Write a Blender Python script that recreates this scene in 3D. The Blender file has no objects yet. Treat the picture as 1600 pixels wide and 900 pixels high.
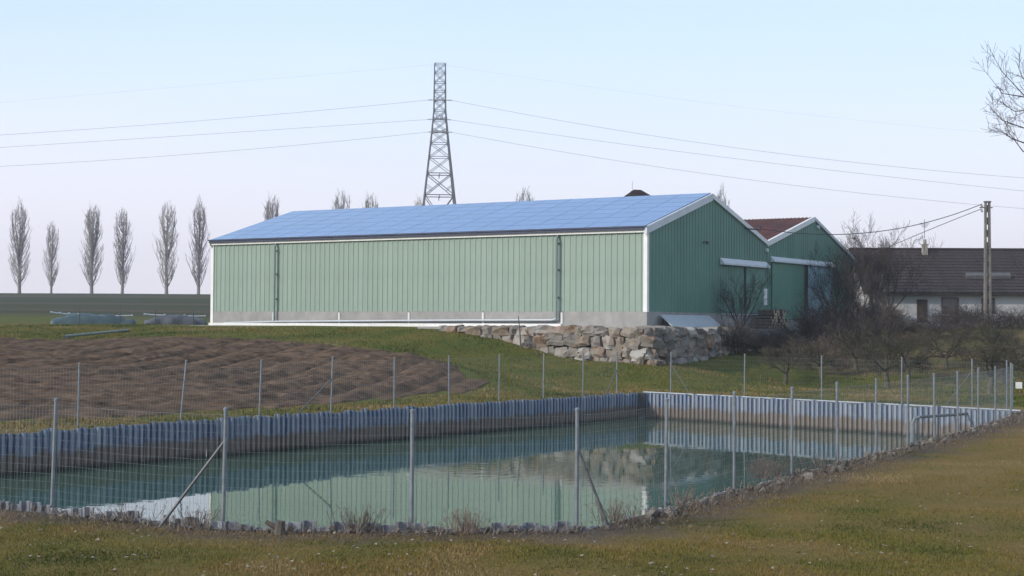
import bpy, math, random
import numpy as np
from mathutils import Vector, Matrix, geometry, noise

# ------------------------------------------------------------------ camera, sky, sun, exposure
SC = bpy.context.scene
COL = SC.collection
W0, H0, FPX = 1600.0, 900.0, 2500.0          # photograph size and focal length in its pixels
CAMZ = 2.65
PITCH, ROLL = math.atan(60 / FPX), math.radians(0.35)
fwd = Vector((0, math.cos(PITCH), math.sin(PITCH)))
r0 = Vector((1, 0, 0)); u0 = r0.cross(fwd)
rgt = r0 * math.cos(ROLL) + u0 * math.sin(ROLL)
upv = u0 * math.cos(ROLL) - r0 * math.sin(ROLL)
cam_d = bpy.data.cameras.new('camera'); cam = bpy.data.objects.new('camera', cam_d); COL.objects.link(cam)
cam_d.sensor_width = 36; cam_d.lens = 36 * FPX / W0; cam_d.clip_start = .1; cam_d.clip_end = 6000
m = Matrix((rgt, upv, -fwd)).transposed().to_4x4(); m.translation = (0, 0, CAMZ)
cam.matrix_world = m
SC.camera = cam

SUN_DIR = Vector((-0.90, -0.44, 0)).normalized()      # where the sun stands, on the ground plane
SUN_EL = math.radians(27)
world = bpy.data.worlds.new('World'); SC.world = world; world.use_nodes = True
wn = world.node_tree.nodes; wl = world.node_tree.links; wn.clear()
sky = wn.new('ShaderNodeTexSky'); sky.sky_type = 'NISHITA'; sky.sun_disc = False
sky.sun_elevation = SUN_EL
sky.sun_rotation = math.atan2(SUN_DIR.x, SUN_DIR.y)
sky.altitude = 300; sky.air_density = 1.0; sky.dust_density = 1.5; sky.ozone_density = 1.6
bg = wn.new('ShaderNodeBackground'); bg.inputs[1].default_value = 0.15
wo = wn.new('ShaderNodeOutputWorld')
# bright winter veil, all round the sky: thick towards the horizon, thinning upwards, with faint streaks
tc = wn.new('ShaderNodeTexCoord'); mp = wn.new('ShaderNodeMapping'); mp.inputs['Scale'].default_value = (1.3, 1.3, 6.0)
nz = wn.new('ShaderNodeTexNoise'); nz.inputs['Scale'].default_value = 1.5; nz.inputs['Detail'].default_value = 5; nz.inputs['Roughness'].default_value = .5
sz = wn.new('ShaderNodeSeparateXYZ'); rp = wn.new('ShaderNodeMapRange'); rp.interpolation_type = 'SMOOTHSTEP'
rp.inputs[1].default_value = -.02; rp.inputs[2].default_value = .42; rp.inputs[3].default_value = .93; rp.inputs[4].default_value = .5
ad = wn.new('ShaderNodeMath'); ad.operation = 'MULTIPLY_ADD'; ad.inputs[1].default_value = .45; ad.use_clamp = True
sb = wn.new('ShaderNodeMath'); sb.operation = 'SUBTRACT'; sb.inputs[1].default_value = .5
vr = wn.new('ShaderNodeMapRange'); vr.interpolation_type = 'SMOOTHSTEP'; vr.inputs[1].default_value = .02; vr.inputs[2].default_value = .22
vc = wn.new('ShaderNodeMixRGB'); vc.inputs[1].default_value = (5.35, 5.05, 5.5, 1); vc.inputs[2].default_value = (4.1, 5.1, 6.4, 1)
wl.new(sz.outputs['Z'], vr.inputs[0]); wl.new(vr.outputs[0], vc.inputs[0])
mx = wn.new('ShaderNodeMixRGB'); wl.new(vc.outputs[0], mx.inputs[2])
wl.new(tc.outputs['Generated'], mp.inputs[0]); wl.new(mp.outputs[0], nz.inputs['Vector']); wl.new(tc.outputs['Generated'], sz.inputs[0]); wl.new(sz.outputs['Z'], rp.inputs[0])
wl.new(nz.outputs['Fac'], sb.inputs[0]); wl.new(sb.outputs[0], ad.inputs[0]); wl.new(rp.outputs[0], ad.inputs[2])
wl.new(ad.outputs[0], mx.inputs[0]); wl.new(sky.outputs[0], mx.inputs[1]); wl.new(mx.outputs[0], bg.inputs[0]); wl.new(bg.outputs[0], wo.inputs[0])

sun_d = bpy.data.lights.new('sun', 'SUN'); sun_d.energy = 2.5; sun_d.angle = math.radians(.6); sun_d.color = (1, .93, .83)
sun = bpy.data.objects.new('sun', sun_d); COL.objects.link(sun)
sd = SUN_DIR * math.cos(SUN_EL) + Vector((0, 0, math.sin(SUN_EL)))
sun.rotation_euler = sd.to_track_quat('Z', 'Y').to_euler()
sun.location = (-60, -30, 60)

SC.view_settings.view_transform = 'Standard'; SC.view_settings.look = 'None'
SC.view_settings.exposure = 0.4; SC.view_settings.gamma = 1.0; SC.view_settings.use_curve_mapping = False
SC.cycles.use_denoising = True
SC.cycles.max_bounces = 6; SC.cycles.transparent_max_bounces = 8; SC.cycles.volume_bounces = 0

# ------------------------------------------------------------------ helpers
rng = random.Random(7); NR = np.random.RandomState(5)

def ray(px, py):
    return (fwd * FPX + rgt * (px - W0 / 2) + upv * (H0 / 2 - py))
CAM = Vector((0, 0, CAMZ))
def on_z(px, py, z):
    d = ray(px, py); return CAM + d * ((z - CAMZ) / d.z)
def at_y(px, py, Y):
    d = ray(px, py); return CAM + d * (Y / d.y)
def on_plane(px, py, p, n):
    d = ray(px, py); return CAM + d * ((p - CAM).dot(n) / d.dot(n))
def project(p):
    v = Vector(p) - CAM; z = v.dot(fwd)
    return (W0 / 2 + FPX * v.dot(rgt) / z, H0 / 2 - FPX * v.dot(upv) / z)

class MB:
    def __init__(s): s.v = []; s.f = []; s.mi = []
    def add(s, vs, fs, mi=0):
        o = len(s.v); s.v += [tuple(p) for p in vs]; s.f += [tuple(i + o for i in f) for f in fs]; s.mi += [mi] * len(fs); return s
    def box(s, x0, x1, y0, y1, z0, z1, mi=0):
        vs = [(x, y, z) for z in (z0, z1) for y in (y0, y1) for x in (x0, x1)]
        return s.add(vs, [(0, 2, 3, 1), (4, 5, 7, 6), (0, 1, 5, 4), (2, 6, 7, 3), (0, 4, 6, 2), (1, 3, 7, 5)], mi)
    def tube(s, pts, rad, n=6, cap=True, mi=0):
        pts = [Vector(p) for p in pts]
        if not hasattr(rad, '__len__'): rad = [rad] * len(pts)
        vs = []; k = len(pts)
        d = (pts[-1] - pts[0])
        ref = Vector((0, 0, 1)) if abs(d.z) < .8 * d.length else Vector((1, 0, 0))
        for i, p in enumerate(pts):
            t = pts[min(i + 1, k - 1)] - pts[max(i - 1, 0)]
            if t.length < 1e-9: t = Vector((0, 0, 1))
            t.normalize(); a = t.cross(ref)
            if a.length < 1e-6: a = t.cross(Vector((0, 1, 0)))
            a.normalize(); b = t.cross(a)
            for j in range(n):
                q = 2 * math.pi * j / n
                vs.append(p + (a * math.cos(q) + b * math.sin(q)) * rad[i])
        fs = []
        for i in range(k - 1):
            for j in range(n):
                j2 = (j + 1) % n
                fs.append((i * n + j, i * n + j2, (i + 1) * n + j2, (i + 1) * n + j))
        if cap:
            fs.append(tuple(range(n))[::-1]); fs.append(tuple((k - 1) * n + j for j in range(n)))
        return s.add(vs, fs, mi)
    def prism(s, poly, axis, a0, a1, mi=0):
        """poly: 2D points; axis 'x','y','z' is the extrusion axis"""
        n = len(poly)
        def P(p, a):
            return {'x': (a, p[0], p[1]), 'y': (p[0], a, p[1]), 'z': (p[0], p[1], a)}[axis]
        vs = [P(p, a0) for p in poly] + [P(p, a1) for p in poly]
        fs = [(i, (i + 1) % n, n + (i + 1) % n, n + i) for i in range(n)] + [tuple(range(n))[::-1], tuple(range(n, 2 * n))]
        return s.add(vs, fs, mi)
    def mesh(s, name, mats, smooth=False, fix=True):
        me = bpy.data.meshes.new(name); me.from_pydata(s.v, [], s.f)
        for mt in (mats if isinstance(mats, (list, tuple)) else [mats]): me.materials.append(mt)
        if any(s.mi): me.polygons.foreach_set('material_index', s.mi)
        if smooth: me.polygons.foreach_set('use_smooth', [True] * len(me.polygons))
        if fix and len(s.f) < 4000:
            import bmesh
            bm = bmesh.new(); bm.from_mesh(me); bmesh.ops.recalc_face_normals(bm, faces=bm.faces); bm.to_mesh(me); bm.free()
        me.update(); return me
    def build(s, name, mats, parent=None, smooth=False, loc=None, fix=True):
        return link(name, s.mesh(name, mats, smooth, fix), parent, loc)

def link(name, data, parent=None, loc=None, rot=None, scale=None):
    o = bpy.data.objects.new(name, data); COL.objects.link(o)
    if parent: o.parent = parent
    if loc is not None: o.location = loc
    if rot is not None: o.rotation_euler = rot
    if scale is not None: o.scale = scale
    return o
def empty(name, loc, rz=0):
    o = link(name, None, None, loc, (0, 0, rz)); o.empty_display_size = .3; return o
def tag(o, label, cat, group=None, kind=None):
    o['label'] = label; o['category'] = cat
    if group: o['group'] = group
    if kind: o['kind'] = kind
    return o
def structure(o): o['kind'] = 'structure'; return o

# ------------------------------------------------------------------ materials
def mat(name, c1, c2=None, scale=3.0, rough=.7, metal=0.0, bump=0.0, bscale=None, rand=0.0, spec=.4, stretch=None, lo=.35, hi=.65, detail=5, coords='Object', extra=None):
    mt = bpy.data.materials.new(name); mt.use_nodes = True
    nt = mt.node_tree; N = nt.nodes; L = nt.links
    bs = N['Principled BSDF']
    bs.inputs['Roughness'].default_value = rough; bs.inputs['Metallic'].default_value = metal
    bs.inputs['Specular IOR Level'].default_value = spec
    tc = N.new('ShaderNodeTexCoord'); src = tc.outputs[coords]
    if coords == 'World':
        pass
    if stretch:
        mp = N.new('ShaderNodeMapping'); mp.inputs['Scale'].default_value = stretch; L.new(src, mp.inputs[0]); src = mp.outputs[0]
    c2 = c2 or c1
    nz = N.new('ShaderNodeTexNoise'); nz.inputs['Scale'].default_value = scale; nz.inputs['Detail'].default_value = detail; nz.inputs['Roughness'].default_value = .6
    L.new(src, nz.inputs['Vector'])
    rp = N.new('ShaderNodeValToRGB'); rp.color_ramp.elements[0].position = lo; rp.color_ramp.elements[1].position = hi
    rp.color_ramp.elements[0].color = (*c1, 1); rp.color_ramp.elements[1].color = (*c2, 1)
    L.new(nz.outputs['Fac'], rp.inputs[0]); out = rp.outputs[0]
    if rand:
        oi = N.new('ShaderNodeObjectInfo'); mr = N.new('ShaderNodeMapRange')
        mr.inputs[3].default_value = 1 - rand; mr.inputs[4].default_value = 1 + rand
        L.new(oi.outputs['Random'], mr.inputs[0])
        hs = N.new('ShaderNodeHueSaturation'); L.new(mr.outputs[0], hs.inputs['Value']); L.new(out, hs.inputs['Color']); out = hs.outputs[0]
    if extra: out = extra(nt, tc, out, bs) or out
    L.new(out, bs.inputs['Base Color'])
    if bump:
        b = N.new('ShaderNodeBump'); b.inputs['Strength'].default_value = bump; b.inputs['Distance'].default_value = .02
        n2 = N.new('ShaderNodeTexNoise'); n2.inputs['Scale'].default_value = bscale or scale * 4; n2.inputs['Detail'].default_value = 6
        L.new(src, n2.inputs['Vector']); L.new(n2.outputs['Fac'], b.inputs['Height']); L.new(b.outputs[0], bs.inputs['Normal'])
    return mt

M = {}
def streaks(amount, col, scale=(6, 6, .35)):
    """rain streaks and dirt running down a wall"""
    def f(nt, tc, out, bs):
        N = nt.nodes; L = nt.links
        mp = N.new('ShaderNodeMapping'); mp.inputs['Scale'].default_value = scale; L.new(tc.outputs['Object'], mp.inputs[0])
        n = N.new('ShaderNodeTexNoise'); n.inputs['Scale'].default_value = 1.0; n.inputs['Detail'].default_value = 7; L.new(mp.outputs[0], n.inputs['Vector'])
        r = N.new('ShaderNodeMapRange'); r.inputs[1].default_value = .5; r.inputs[2].default_value = .8; r.inputs[4].default_value = amount; L.new(n.outputs['Fac'], r.inputs[0])
        x = N.new('ShaderNodeMixRGB'); x.inputs[2].default_value = (*col, 1); L.new(r.outputs[0], x.inputs[0]); L.new(out, x.inputs[1])
        return x.outputs[0]
    return f
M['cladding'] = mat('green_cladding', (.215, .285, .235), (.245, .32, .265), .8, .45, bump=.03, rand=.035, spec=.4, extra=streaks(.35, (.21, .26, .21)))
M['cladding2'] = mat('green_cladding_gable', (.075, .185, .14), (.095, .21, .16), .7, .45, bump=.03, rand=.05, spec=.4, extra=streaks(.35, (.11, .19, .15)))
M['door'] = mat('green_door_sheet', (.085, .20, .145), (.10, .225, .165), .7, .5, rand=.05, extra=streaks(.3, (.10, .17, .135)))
M['white_trim'] = mat('white_trim', (.74, .74, .72), (.66, .66, .64), 1.5, .5, extra=streaks(.4, (.5, .5, .46)))
M['grey_trim'] = mat('grey_trim', (.50, .53, .56), (.58, .60, .62), 1.5, .45)
M['dark_trim'] = mat('dark_gutter', (.025, .035, .075), (.04, .05, .09), 2, .4)
M['concrete'] = mat('concrete', (.25, .245, .235), (.32, .31, .30), 1.3, .9, bump=.15, bscale=18, rand=.06, extra=streaks(.5, (.17, .165, .155), (2, 2, .6)))
M['conc_joint'] = mat('pale_mortar', (.66, .66, .65), (.58, .58, .57), 3, .9)
M['pipe'] = mat('grey_plastic_pipe', (.33, .36, .39), (.38, .41, .44), 2, .4)
M['downpipe'] = mat('green_grey_downpipe', (.15, .21, .20), (.18, .24, .23), 2, .4)
M['rust'] = mat('rusty_sheet', (.125, .042, .034), (.065, .028, .026), .9, .85, bump=.1, stretch=(1, .3, 1), extra=streaks(.6, (.16, .085, .07), (3, .4, 1)))
M['tarp'] = mat('blue_tarp', (.20, .36, .42), (.31, .46, .52), 1.3, .45, bump=.25, bscale=3, extra=streaks(.4, (.40, .50, .52), (5, 5, .6)))
M['steel'] = mat('galvanised_steel', (.16, .18, .20), (.23, .25, .27), 9, .5, .3, spec=.4)
M['old_steel'] = mat('dull_steel', (.085, .09, .095), (.13, .135, .14), 9, .6, .2)
M['wire'] = mat('fence_wire', (.17, .19, .20), (.24, .26, .27), 9, .55, .3)
M['dark_metal'] = mat('dark_metal', (.05, .052, .055), (.075, .075, .08), 4, .5, .2)
M['pylon'] = mat('pylon_steel', (.06, .063, .075), (.09, .094, .105), .5, .6, .3)
M['bark'] = mat('bark', (.075, .065, .055), (.12, .105, .09), 5, .95, bump=.3)
M['bark_pop'] = mat('poplar_bark', (.20, .18, .17), (.27, .245, .23), 2, .95)
M['twig'] = mat('twig', (.038, .031, .027), (.066, .054, .047), 3, .95)
M['twig_red'] = mat('twig_reddish', (.052, .039, .034), (.085, .062, .054), 3, .95)
M['twig_olive'] = mat('mossy_twig', (.040, .036, .022), (.075, .066, .042), 3, .95)
M['moss_bark'] = mat('mossy_bark', (.075, .075, .04), (.12, .105, .075), 4, .95, bump=.3)
M['wood_cut'] = mat('cut_wood', (.40, .31, .21), (.50, .40, .28), 6, .9)
M['white_wall'] = mat('white_render', (.42, .41, .405), (.50, .49, .485), .7, .9, bump=.05, extra=streaks(.5, (.45, .44, .42), (1.5, 1.5, .4)))
M['glass'] = mat('window_glass', (.02, .022, .025), None, 2, .08, spec=.6)
M['brown_wood'] = mat('brown_wood', (.05, .036, .028), (.075, .055, .042), 5, .7)
M['porcelain'] = mat('porcelain', (.35, .33, .30), (.4, .38, .35), 5, .3)
M['panel_frame'] = mat('panel_frame', (.085, .165, .34), (.09, .175, .36), 5, .12, .0, spec=.5)
M['tarp_green'] = mat('dark_green_tarp', (.035, .06, .065), (.06, .095, .105), 1.2, .5, bump=.3, bscale=3)
M['tarp_grey'] = mat('grey_tarp', (.055, .06, .068), (.09, .095, .105), 1.2, .5, bump=.3, bscale=3)
M['green_rail'] = mat('green_painted_rail', (.10, .15, .125), (.14, .19, .165), 3, .5)
M['sign_white'] = mat('white_plate', (.8, .8, .78), (.74, .74, .72), 4, .5)
M['leaf'] = mat('dead_leaf', (.16, .13, .095), (.29, .255, .205), 30, .8)
M['straw'] = mat('dry_weed', (.12, .088, .065), (.20, .155, .12), 8, .9)
M['cable'] = mat('cable', (.06, .06, .07), None, 2, .6)
M['clay_pot'] = mat('pale_chimney', (.32, .29, .25), (.38, .35, .31), 3, .9)

def mat_solar():
    mt = bpy.data.materials.new('solar_glass'); mt.use_nodes = True; N = mt.node_tree.nodes; L = mt.node_tree.links
    bs = N['Principled BSDF']; bs.inputs['Roughness'].default_value = .12; bs.inputs['Specular IOR Level'].default_value = .5
    tc = N.new('ShaderNodeTexCoord')
    br = N.new('ShaderNodeTexBrick'); br.offset = 0; br.inputs['Scale'].default_value = 1
    br.inputs['Brick Width'].default_value = .16; br.inputs['Row Height'].default_value = .16; br.inputs['Mortar Size'].default_value = .005
    br.inputs['Color1'].default_value = (.095, .19, .39, 1); br.inputs['Color2'].default_value = (.10, .20, .41, 1); br.inputs['Mortar'].default_value = (.12, .22, .42, 1)
    L.new(tc.outputs['Object'], br.inputs['Vector'])
    oi = N.new('ShaderNodeObjectInfo'); mr = N.new('ShaderNodeMapRange'); mr.inputs[3].default_value = .95; mr.inputs[4].default_value = 1.05
    L.new(oi.outputs['Random'], mr.inputs[0]); hs = N.new('ShaderNodeHueSaturation'); L.new(mr.outputs[0], hs.inputs['Value']); L.new(br.outputs['Color'], hs.inputs['Color'])
    L.new(hs.outputs[0], bs.inputs['Base Color'])
    return mt
M['solar'] = mat_solar()

def mat_pile(name='sheet_pile', grey=0.0):
    """blue-grey pile with a brown mud stain towards the waterline"""
    mt = bpy.data.materials.new(name); mt.use_nodes = True; N = mt.node_tree.nodes; L = mt.node_tree.links
    bs = N['Principled BSDF']; bs.inputs['Roughness'].default_value = .45; bs.inputs['Specular IOR Level'].default_value = .4
    ge = N.new('ShaderNodeNewGeometry'); sx = N.new('ShaderNodeSeparateXYZ'); L.new(ge.outputs['Position'], sx.inputs[0])
    mp = N.new('ShaderNodeMapping'); mp.inputs['Scale'].default_value = (5, 5, 1.2); L.new(ge.outputs['Position'], mp.inputs[0])
    nz = N.new('ShaderNodeTexNoise'); nz.inputs['Scale'].default_value = 1; nz.inputs['Detail'].default_value = 6; L.new(mp.outputs[0], nz.inputs['Vector'])
    ad = N.new('ShaderNodeMath'); ad.operation = 'MULTIPLY_ADD'; ad.inputs[1].default_value = .5; L.new(nz.outputs['Fac'], ad.inputs[0]); L.new(sx.outputs['Z'], ad.inputs[2])
    mr = N.new('ShaderNodeMapRange'); mr.inputs[1].default_value = -.30; mr.inputs[2].default_value = -.15; mr.inputs[3].default_value = 1; mr.inputs[4].default_value = 0; L.new(ad.outputs[0], mr.inputs[0])
    oi = N.new('ShaderNodeObjectInfo')
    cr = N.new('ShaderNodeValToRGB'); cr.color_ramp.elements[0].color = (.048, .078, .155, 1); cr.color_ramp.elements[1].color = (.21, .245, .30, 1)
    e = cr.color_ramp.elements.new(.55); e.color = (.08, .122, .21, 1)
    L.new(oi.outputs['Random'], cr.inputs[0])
    n2 = N.new('ShaderNodeTexNoise'); n2.inputs['Scale'].default_value = 4; n2.inputs['Detail'].default_value = 6; L.new(mp.outputs[0], n2.inputs['Vector'])
    m2 = N.new('ShaderNodeMapRange'); m2.inputs[1].default_value = .52; m2.inputs[2].default_value = .75; m2.inputs[4].default_value = .5; L.new(n2.outputs['Fac'], m2.inputs[0])
    xa = N.new('ShaderNodeMixRGB'); xa.inputs[2].default_value = (.30, .31, .31, 1); L.new(m2.outputs[0], xa.inputs[0]); L.new(cr.outputs[0], xa.inputs[1])
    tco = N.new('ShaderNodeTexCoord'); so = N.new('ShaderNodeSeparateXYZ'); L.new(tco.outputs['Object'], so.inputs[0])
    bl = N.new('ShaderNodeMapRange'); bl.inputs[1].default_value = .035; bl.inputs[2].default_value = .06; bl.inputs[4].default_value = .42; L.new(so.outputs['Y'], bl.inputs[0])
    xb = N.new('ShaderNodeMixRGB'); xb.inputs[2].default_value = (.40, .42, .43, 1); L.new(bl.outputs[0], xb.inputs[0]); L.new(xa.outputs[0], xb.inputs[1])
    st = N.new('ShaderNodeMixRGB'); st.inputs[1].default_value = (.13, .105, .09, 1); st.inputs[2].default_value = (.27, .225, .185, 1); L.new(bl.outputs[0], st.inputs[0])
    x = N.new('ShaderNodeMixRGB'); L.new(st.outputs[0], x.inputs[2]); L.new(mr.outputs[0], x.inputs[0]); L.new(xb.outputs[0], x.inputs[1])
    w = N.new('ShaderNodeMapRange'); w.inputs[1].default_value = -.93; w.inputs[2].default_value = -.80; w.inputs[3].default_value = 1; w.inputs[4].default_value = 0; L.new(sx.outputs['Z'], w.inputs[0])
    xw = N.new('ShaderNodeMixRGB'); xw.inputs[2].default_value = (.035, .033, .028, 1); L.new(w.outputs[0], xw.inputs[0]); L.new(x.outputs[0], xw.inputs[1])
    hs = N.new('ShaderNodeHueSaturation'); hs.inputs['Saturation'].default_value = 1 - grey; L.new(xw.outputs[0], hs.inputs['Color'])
    L.new(hs.outputs[0], bs.inputs['Base Color'])
    return mt
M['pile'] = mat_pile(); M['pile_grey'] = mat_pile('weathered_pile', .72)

def mat_boulder():
    mt = bpy.data.materials.new('boulder'); mt.use_nodes = True; N = mt.node_tree.nodes; L = mt.node_tree.links
    bs = N['Principled BSDF']; bs.inputs['Roughness'].default_value = .92; bs.inputs['Specular IOR Level'].default_value = .2
    oi = N.new('ShaderNodeObjectInfo'); tc = N.new('ShaderNodeTexCoord')
    ad = N.new('ShaderNodeVectorMath'); ad.operation = 'ADD'; L.new(tc.outputs['Object'], ad.inputs[0]); L.new(oi.outputs['Location'], ad.inputs[1])
    cr = N.new('ShaderNodeValToRGB'); els = cr.color_ramp.elements
    els[0].color = (.20, .18, .155, 1); els[1].color = (.27, .255, .23, 1)
    for p, c in ((.3, (.27, .24, .205, 1)), (.5, (.13, .12, .11, 1)), (.62, (.34, .325, .30, 1)), (.8, (.20, .145, .10, 1))):
        e = els.new(p); e.color = c
    L.new(oi.outputs['Random'], cr.inputs[0])
    n1 = N.new('ShaderNodeTexNoise'); n1.inputs['Scale'].default_value = 2.2; n1.inputs['Detail'].default_value = 8; n1.inputs['Roughness'].default_value = .7; L.new(ad.outputs[0], n1.inputs['Vector'])
    r1 = N.new('ShaderNodeMapRange'); r1.inputs[1].default_value = .5; r1.inputs[2].default_value = .72; r1.inputs[4].default_value = .9; L.new(n1.outputs['Fac'], r1.inputs[0])
    x1 = N.new('ShaderNodeMixRGB'); x1.inputs[2].default_value = (.08, .07, .06, 1); L.new(r1.outputs[0], x1.inputs[0]); L.new(cr.outputs[0], x1.inputs[1])
    n2 = N.new('ShaderNodeTexNoise'); n2.inputs['Scale'].default_value = .9; n2.inputs['Detail'].default_value = 5; L.new(ad.outputs[0], n2.inputs['Vector'])
    r2 = N.new('ShaderNodeMapRange'); r2.inputs[1].default_value = .56; r2.inputs[2].default_value = .68; r2.inputs[4].default_value = .4; L.new(n2.outputs['Fac'], r2.inputs[0])
    x2 = N.new('ShaderNodeMixRGB'); x2.inputs[2].default_value = (.27, .12, .05, 1); L.new(r2.outputs[0], x2.inputs[0]); L.new(x1.outputs[0], x2.inputs[1])
    L.new(x2.outputs[0], bs.inputs['Base Color'])
    b = N.new('ShaderNodeBump'); b.inputs['Strength'].default_value = .6; b.inputs['Distance'].default_value = .05; L.new(n1.outputs['Fac'], b.inputs['Height']); L.new(b.outputs[0], bs.inputs['Normal'])
    return mt
M['boulder'] = mat_boulder()

def mat_water():
    mt = bpy.data.materials.new('pond_water'); mt.use_nodes = True; N = mt.node_tree.nodes; L = mt.node_tree.links
    bs = N['Principled BSDF']; bs.inputs['Base Color'].default_value = (.030, .078, .050, 1)
    bs.inputs['Roughness'].default_value = .015; bs.inputs['IOR'].default_value = 1.333
    ge = N.new('ShaderNodeNewGeometry')
    mp = N.new('ShaderNodeMapping'); mp.inputs['Scale'].default_value = (1, 1, 1); L.new(ge.outputs['Position'], mp.inputs[0])
    n = N.new('ShaderNodeTexNoise'); n.inputs['Scale'].default_value = 2.2; n.inputs['Detail'].default_value = 3; L.new(mp.outputs[0], n.inputs['Vector'])
    # ripples only where a breath of wind touches the water
    n2 = N.new('ShaderNodeTexNoise'); n2.inputs['Scale'].default_value = .09; n2.inputs['Detail'].default_value = 3; L.new(mp.outputs[0], n2.inputs['Vector'])
    mr = N.new('ShaderNodeMapRange'); mr.inputs[1].default_value = .45; mr.inputs[2].default_value = .7; mr.inputs[3].default_value = .15; mr.inputs[4].default_value = 1; L.new(n2.outputs['Fac'], mr.inputs[0])
    mu = N.new('ShaderNodeMath'); mu.operation = 'MULTIPLY'; L.new(n.outputs['Fac'], mu.inputs[0]); L.new(mr.outputs[0], mu.inputs[1])
    b = N.new('ShaderNodeBump'); b.inputs['Strength'].default_value = .7; b.inputs['Distance'].default_value = .009; L.new(mu.outputs[0], b.inputs['Height']); L.new(b.outputs[0], bs.inputs['Normal'])
    return mt
M['water'] = mat_water()

def mat_ground():
    """turf whose dryness, bareness and far-field tint come from three vertex values, broken up by noise"""
    mt = bpy.data.materials.new('ground_turf'); mt.use_nodes = True; N = mt.node_tree.nodes; L = mt.node_tree.links
    bs = N['Principled BSDF']; bs.inputs['Roughness'].default_value = .95; bs.inputs['Specular IOR Level'].default_value = .1
    at = N.new('ShaderNodeAttribute'); at.attribute_name = 'zone'; sp = N.new('ShaderNodeSeparateColor'); L.new(at.outputs['Color'], sp.inputs[0])
    ge = N.new('ShaderNodeNewGeometry')
    def nz(sc, det=6, rough=.65):
        n = N.new('ShaderNodeTexNoise'); n.inputs['Scale'].default_value = sc; n.inputs['Detail'].default_value = det; n.inputs['Roughness'].default_value = rough
        L.new(ge.outputs['Position'], n.inputs['Vector']); return n.outputs['Fac']
    def addf(a, b, k, lo, hi):
        q = N.new('ShaderNodeMath'); q.operation = 'MULTIPLY_ADD'; q.inputs[1].default_value = k; L.new(a, q.inputs[0]); L.new(b, q.inputs[2])
        r = N.new('ShaderNodeMapRange'); r.inputs[1].default_value = lo; r.inputs[2].default_value = hi; L.new(q.outputs[0], r.inputs[0]); return r.outputs[0]
    def mix(f, a, col):
        x = N.new('ShaderNodeMixRGB'); L.new(f, x.inputs[0])
        if isinstance(a, tuple): x.inputs[1].default_value = (*a, 1)
        else: L.new(a, x.inputs[1])
        if isinstance(col, tuple): x.inputs[2].default_value = (*col, 1)
        else: L.new(col, x.inputs[2])
        return x.outputs[0]
    fine = nz(9, 8, .7); med = nz(.8, 7, .7); big = nz(.16, 5)
    g = mix(fine, (.050, .062, .012), (.105, .118, .024))
    dry = mix(fine, (.115, .078, .022), (.235, .165, .055))
    turf = mix(addf(med, sp.outputs[0], 1.3, .72, 1.35), g, dry)
    turf = mix(addf(big, sp.outputs[0], 1.0, 1.0, 1.35), turf, (.15, .095, .038))
    soil = mix(fine, (.055, .040, .030), (.14, .11, .085))
    c = mix(addf(med, sp.outputs[1], .8, .7, 1.05), turf, soil)
    fm = N.new('ShaderNodeMapping'); fm.inputs['Scale'].default_value = (.008, .09, .0); L.new(ge.outputs['Position'], fm.inputs[0])
    fz = N.new('ShaderNodeTexNoise'); fz.inputs['Scale'].default_value = 1; fz.inputs['Detail'].default_value = 5; L.new(fm.outputs[0], fz.inputs['Vector'])
    fr2 = N.new('ShaderNodeMapRange'); fr2.inputs[1].default_value = .38; fr2.inputs[2].default_value = .62; L.new(fz.outputs['Fac'], fr2.inputs[0])
    far = mix(fr2.outputs[0], (.030, .042, .018), (.080, .066, .042))
    c = mix(sp.outputs[2], c, far)
    L.new(c, bs.inputs['Base Color'])
    b = N.new('ShaderNodeBump'); b.inputs['Strength'].default_value = .8; b.inputs['Distance'].default_value = .05; L.new(nz(14, 8, .75), b.inputs['Height']); L.new(b.outputs[0], bs.inputs['Normal'])
    return mt
M['ground'] = mat_ground()
M['soil'] = mat('ploughed_soil', (.050, .031, .019), (.165, .105, .066), 1.1, .95, bump=1.0, bscale=7, spec=.1, lo=.3, hi=.7, detail=8)

def mat_blade():
    mt = bpy.data.materials.new('grass_blade'); mt.use_nodes = True; N = mt.node_tree.nodes; L = mt.node_tree.links
    bs = N['Principled BSDF']; bs.inputs['Roughness'].default_value = .8; bs.inputs['Specular IOR Level'].default_value = .15
    at = N.new('ShaderNodeAttribute'); at.attribute_name = 'tint'
    cr = N.new('ShaderNodeValToRGB'); els = cr.color_ramp.elements
    els[0].color = (.040, .056, .010, 1); els[1].color = (.27, .20, .10, 1)
    for p, c in ((.3, (.088, .105, .018, 1)), (.55, (.17, .13, .03, 1)), (.8, (.20, .125, .045, 1))):
        e = els.new(p); e.color = c
    L.new(at.outputs['Fac'], cr.inputs[0]); L.new(cr.outputs[0], bs.inputs['Base Color'])
    return mt
M['blade'] = mat_blade()

# ------------------------------------------------------------------ site axes: the hangar corner, along the gable (AU) and along the long wall (BV)
RZ = math.atan2(-.540, .842)
AX = Vector((math.cos(RZ), math.sin(RZ), 0)); AY = Vector((-math.sin(RZ), math.cos(RZ), 0))   # local x, local y of the hangar
YARD = 2.62
O = at_y(1010, 507, 78); O.z = YARD
def uv(u, v, z=0.0):
    p = O + AY * u - AX * v; return Vector((p.x, p.y, z))

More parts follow.
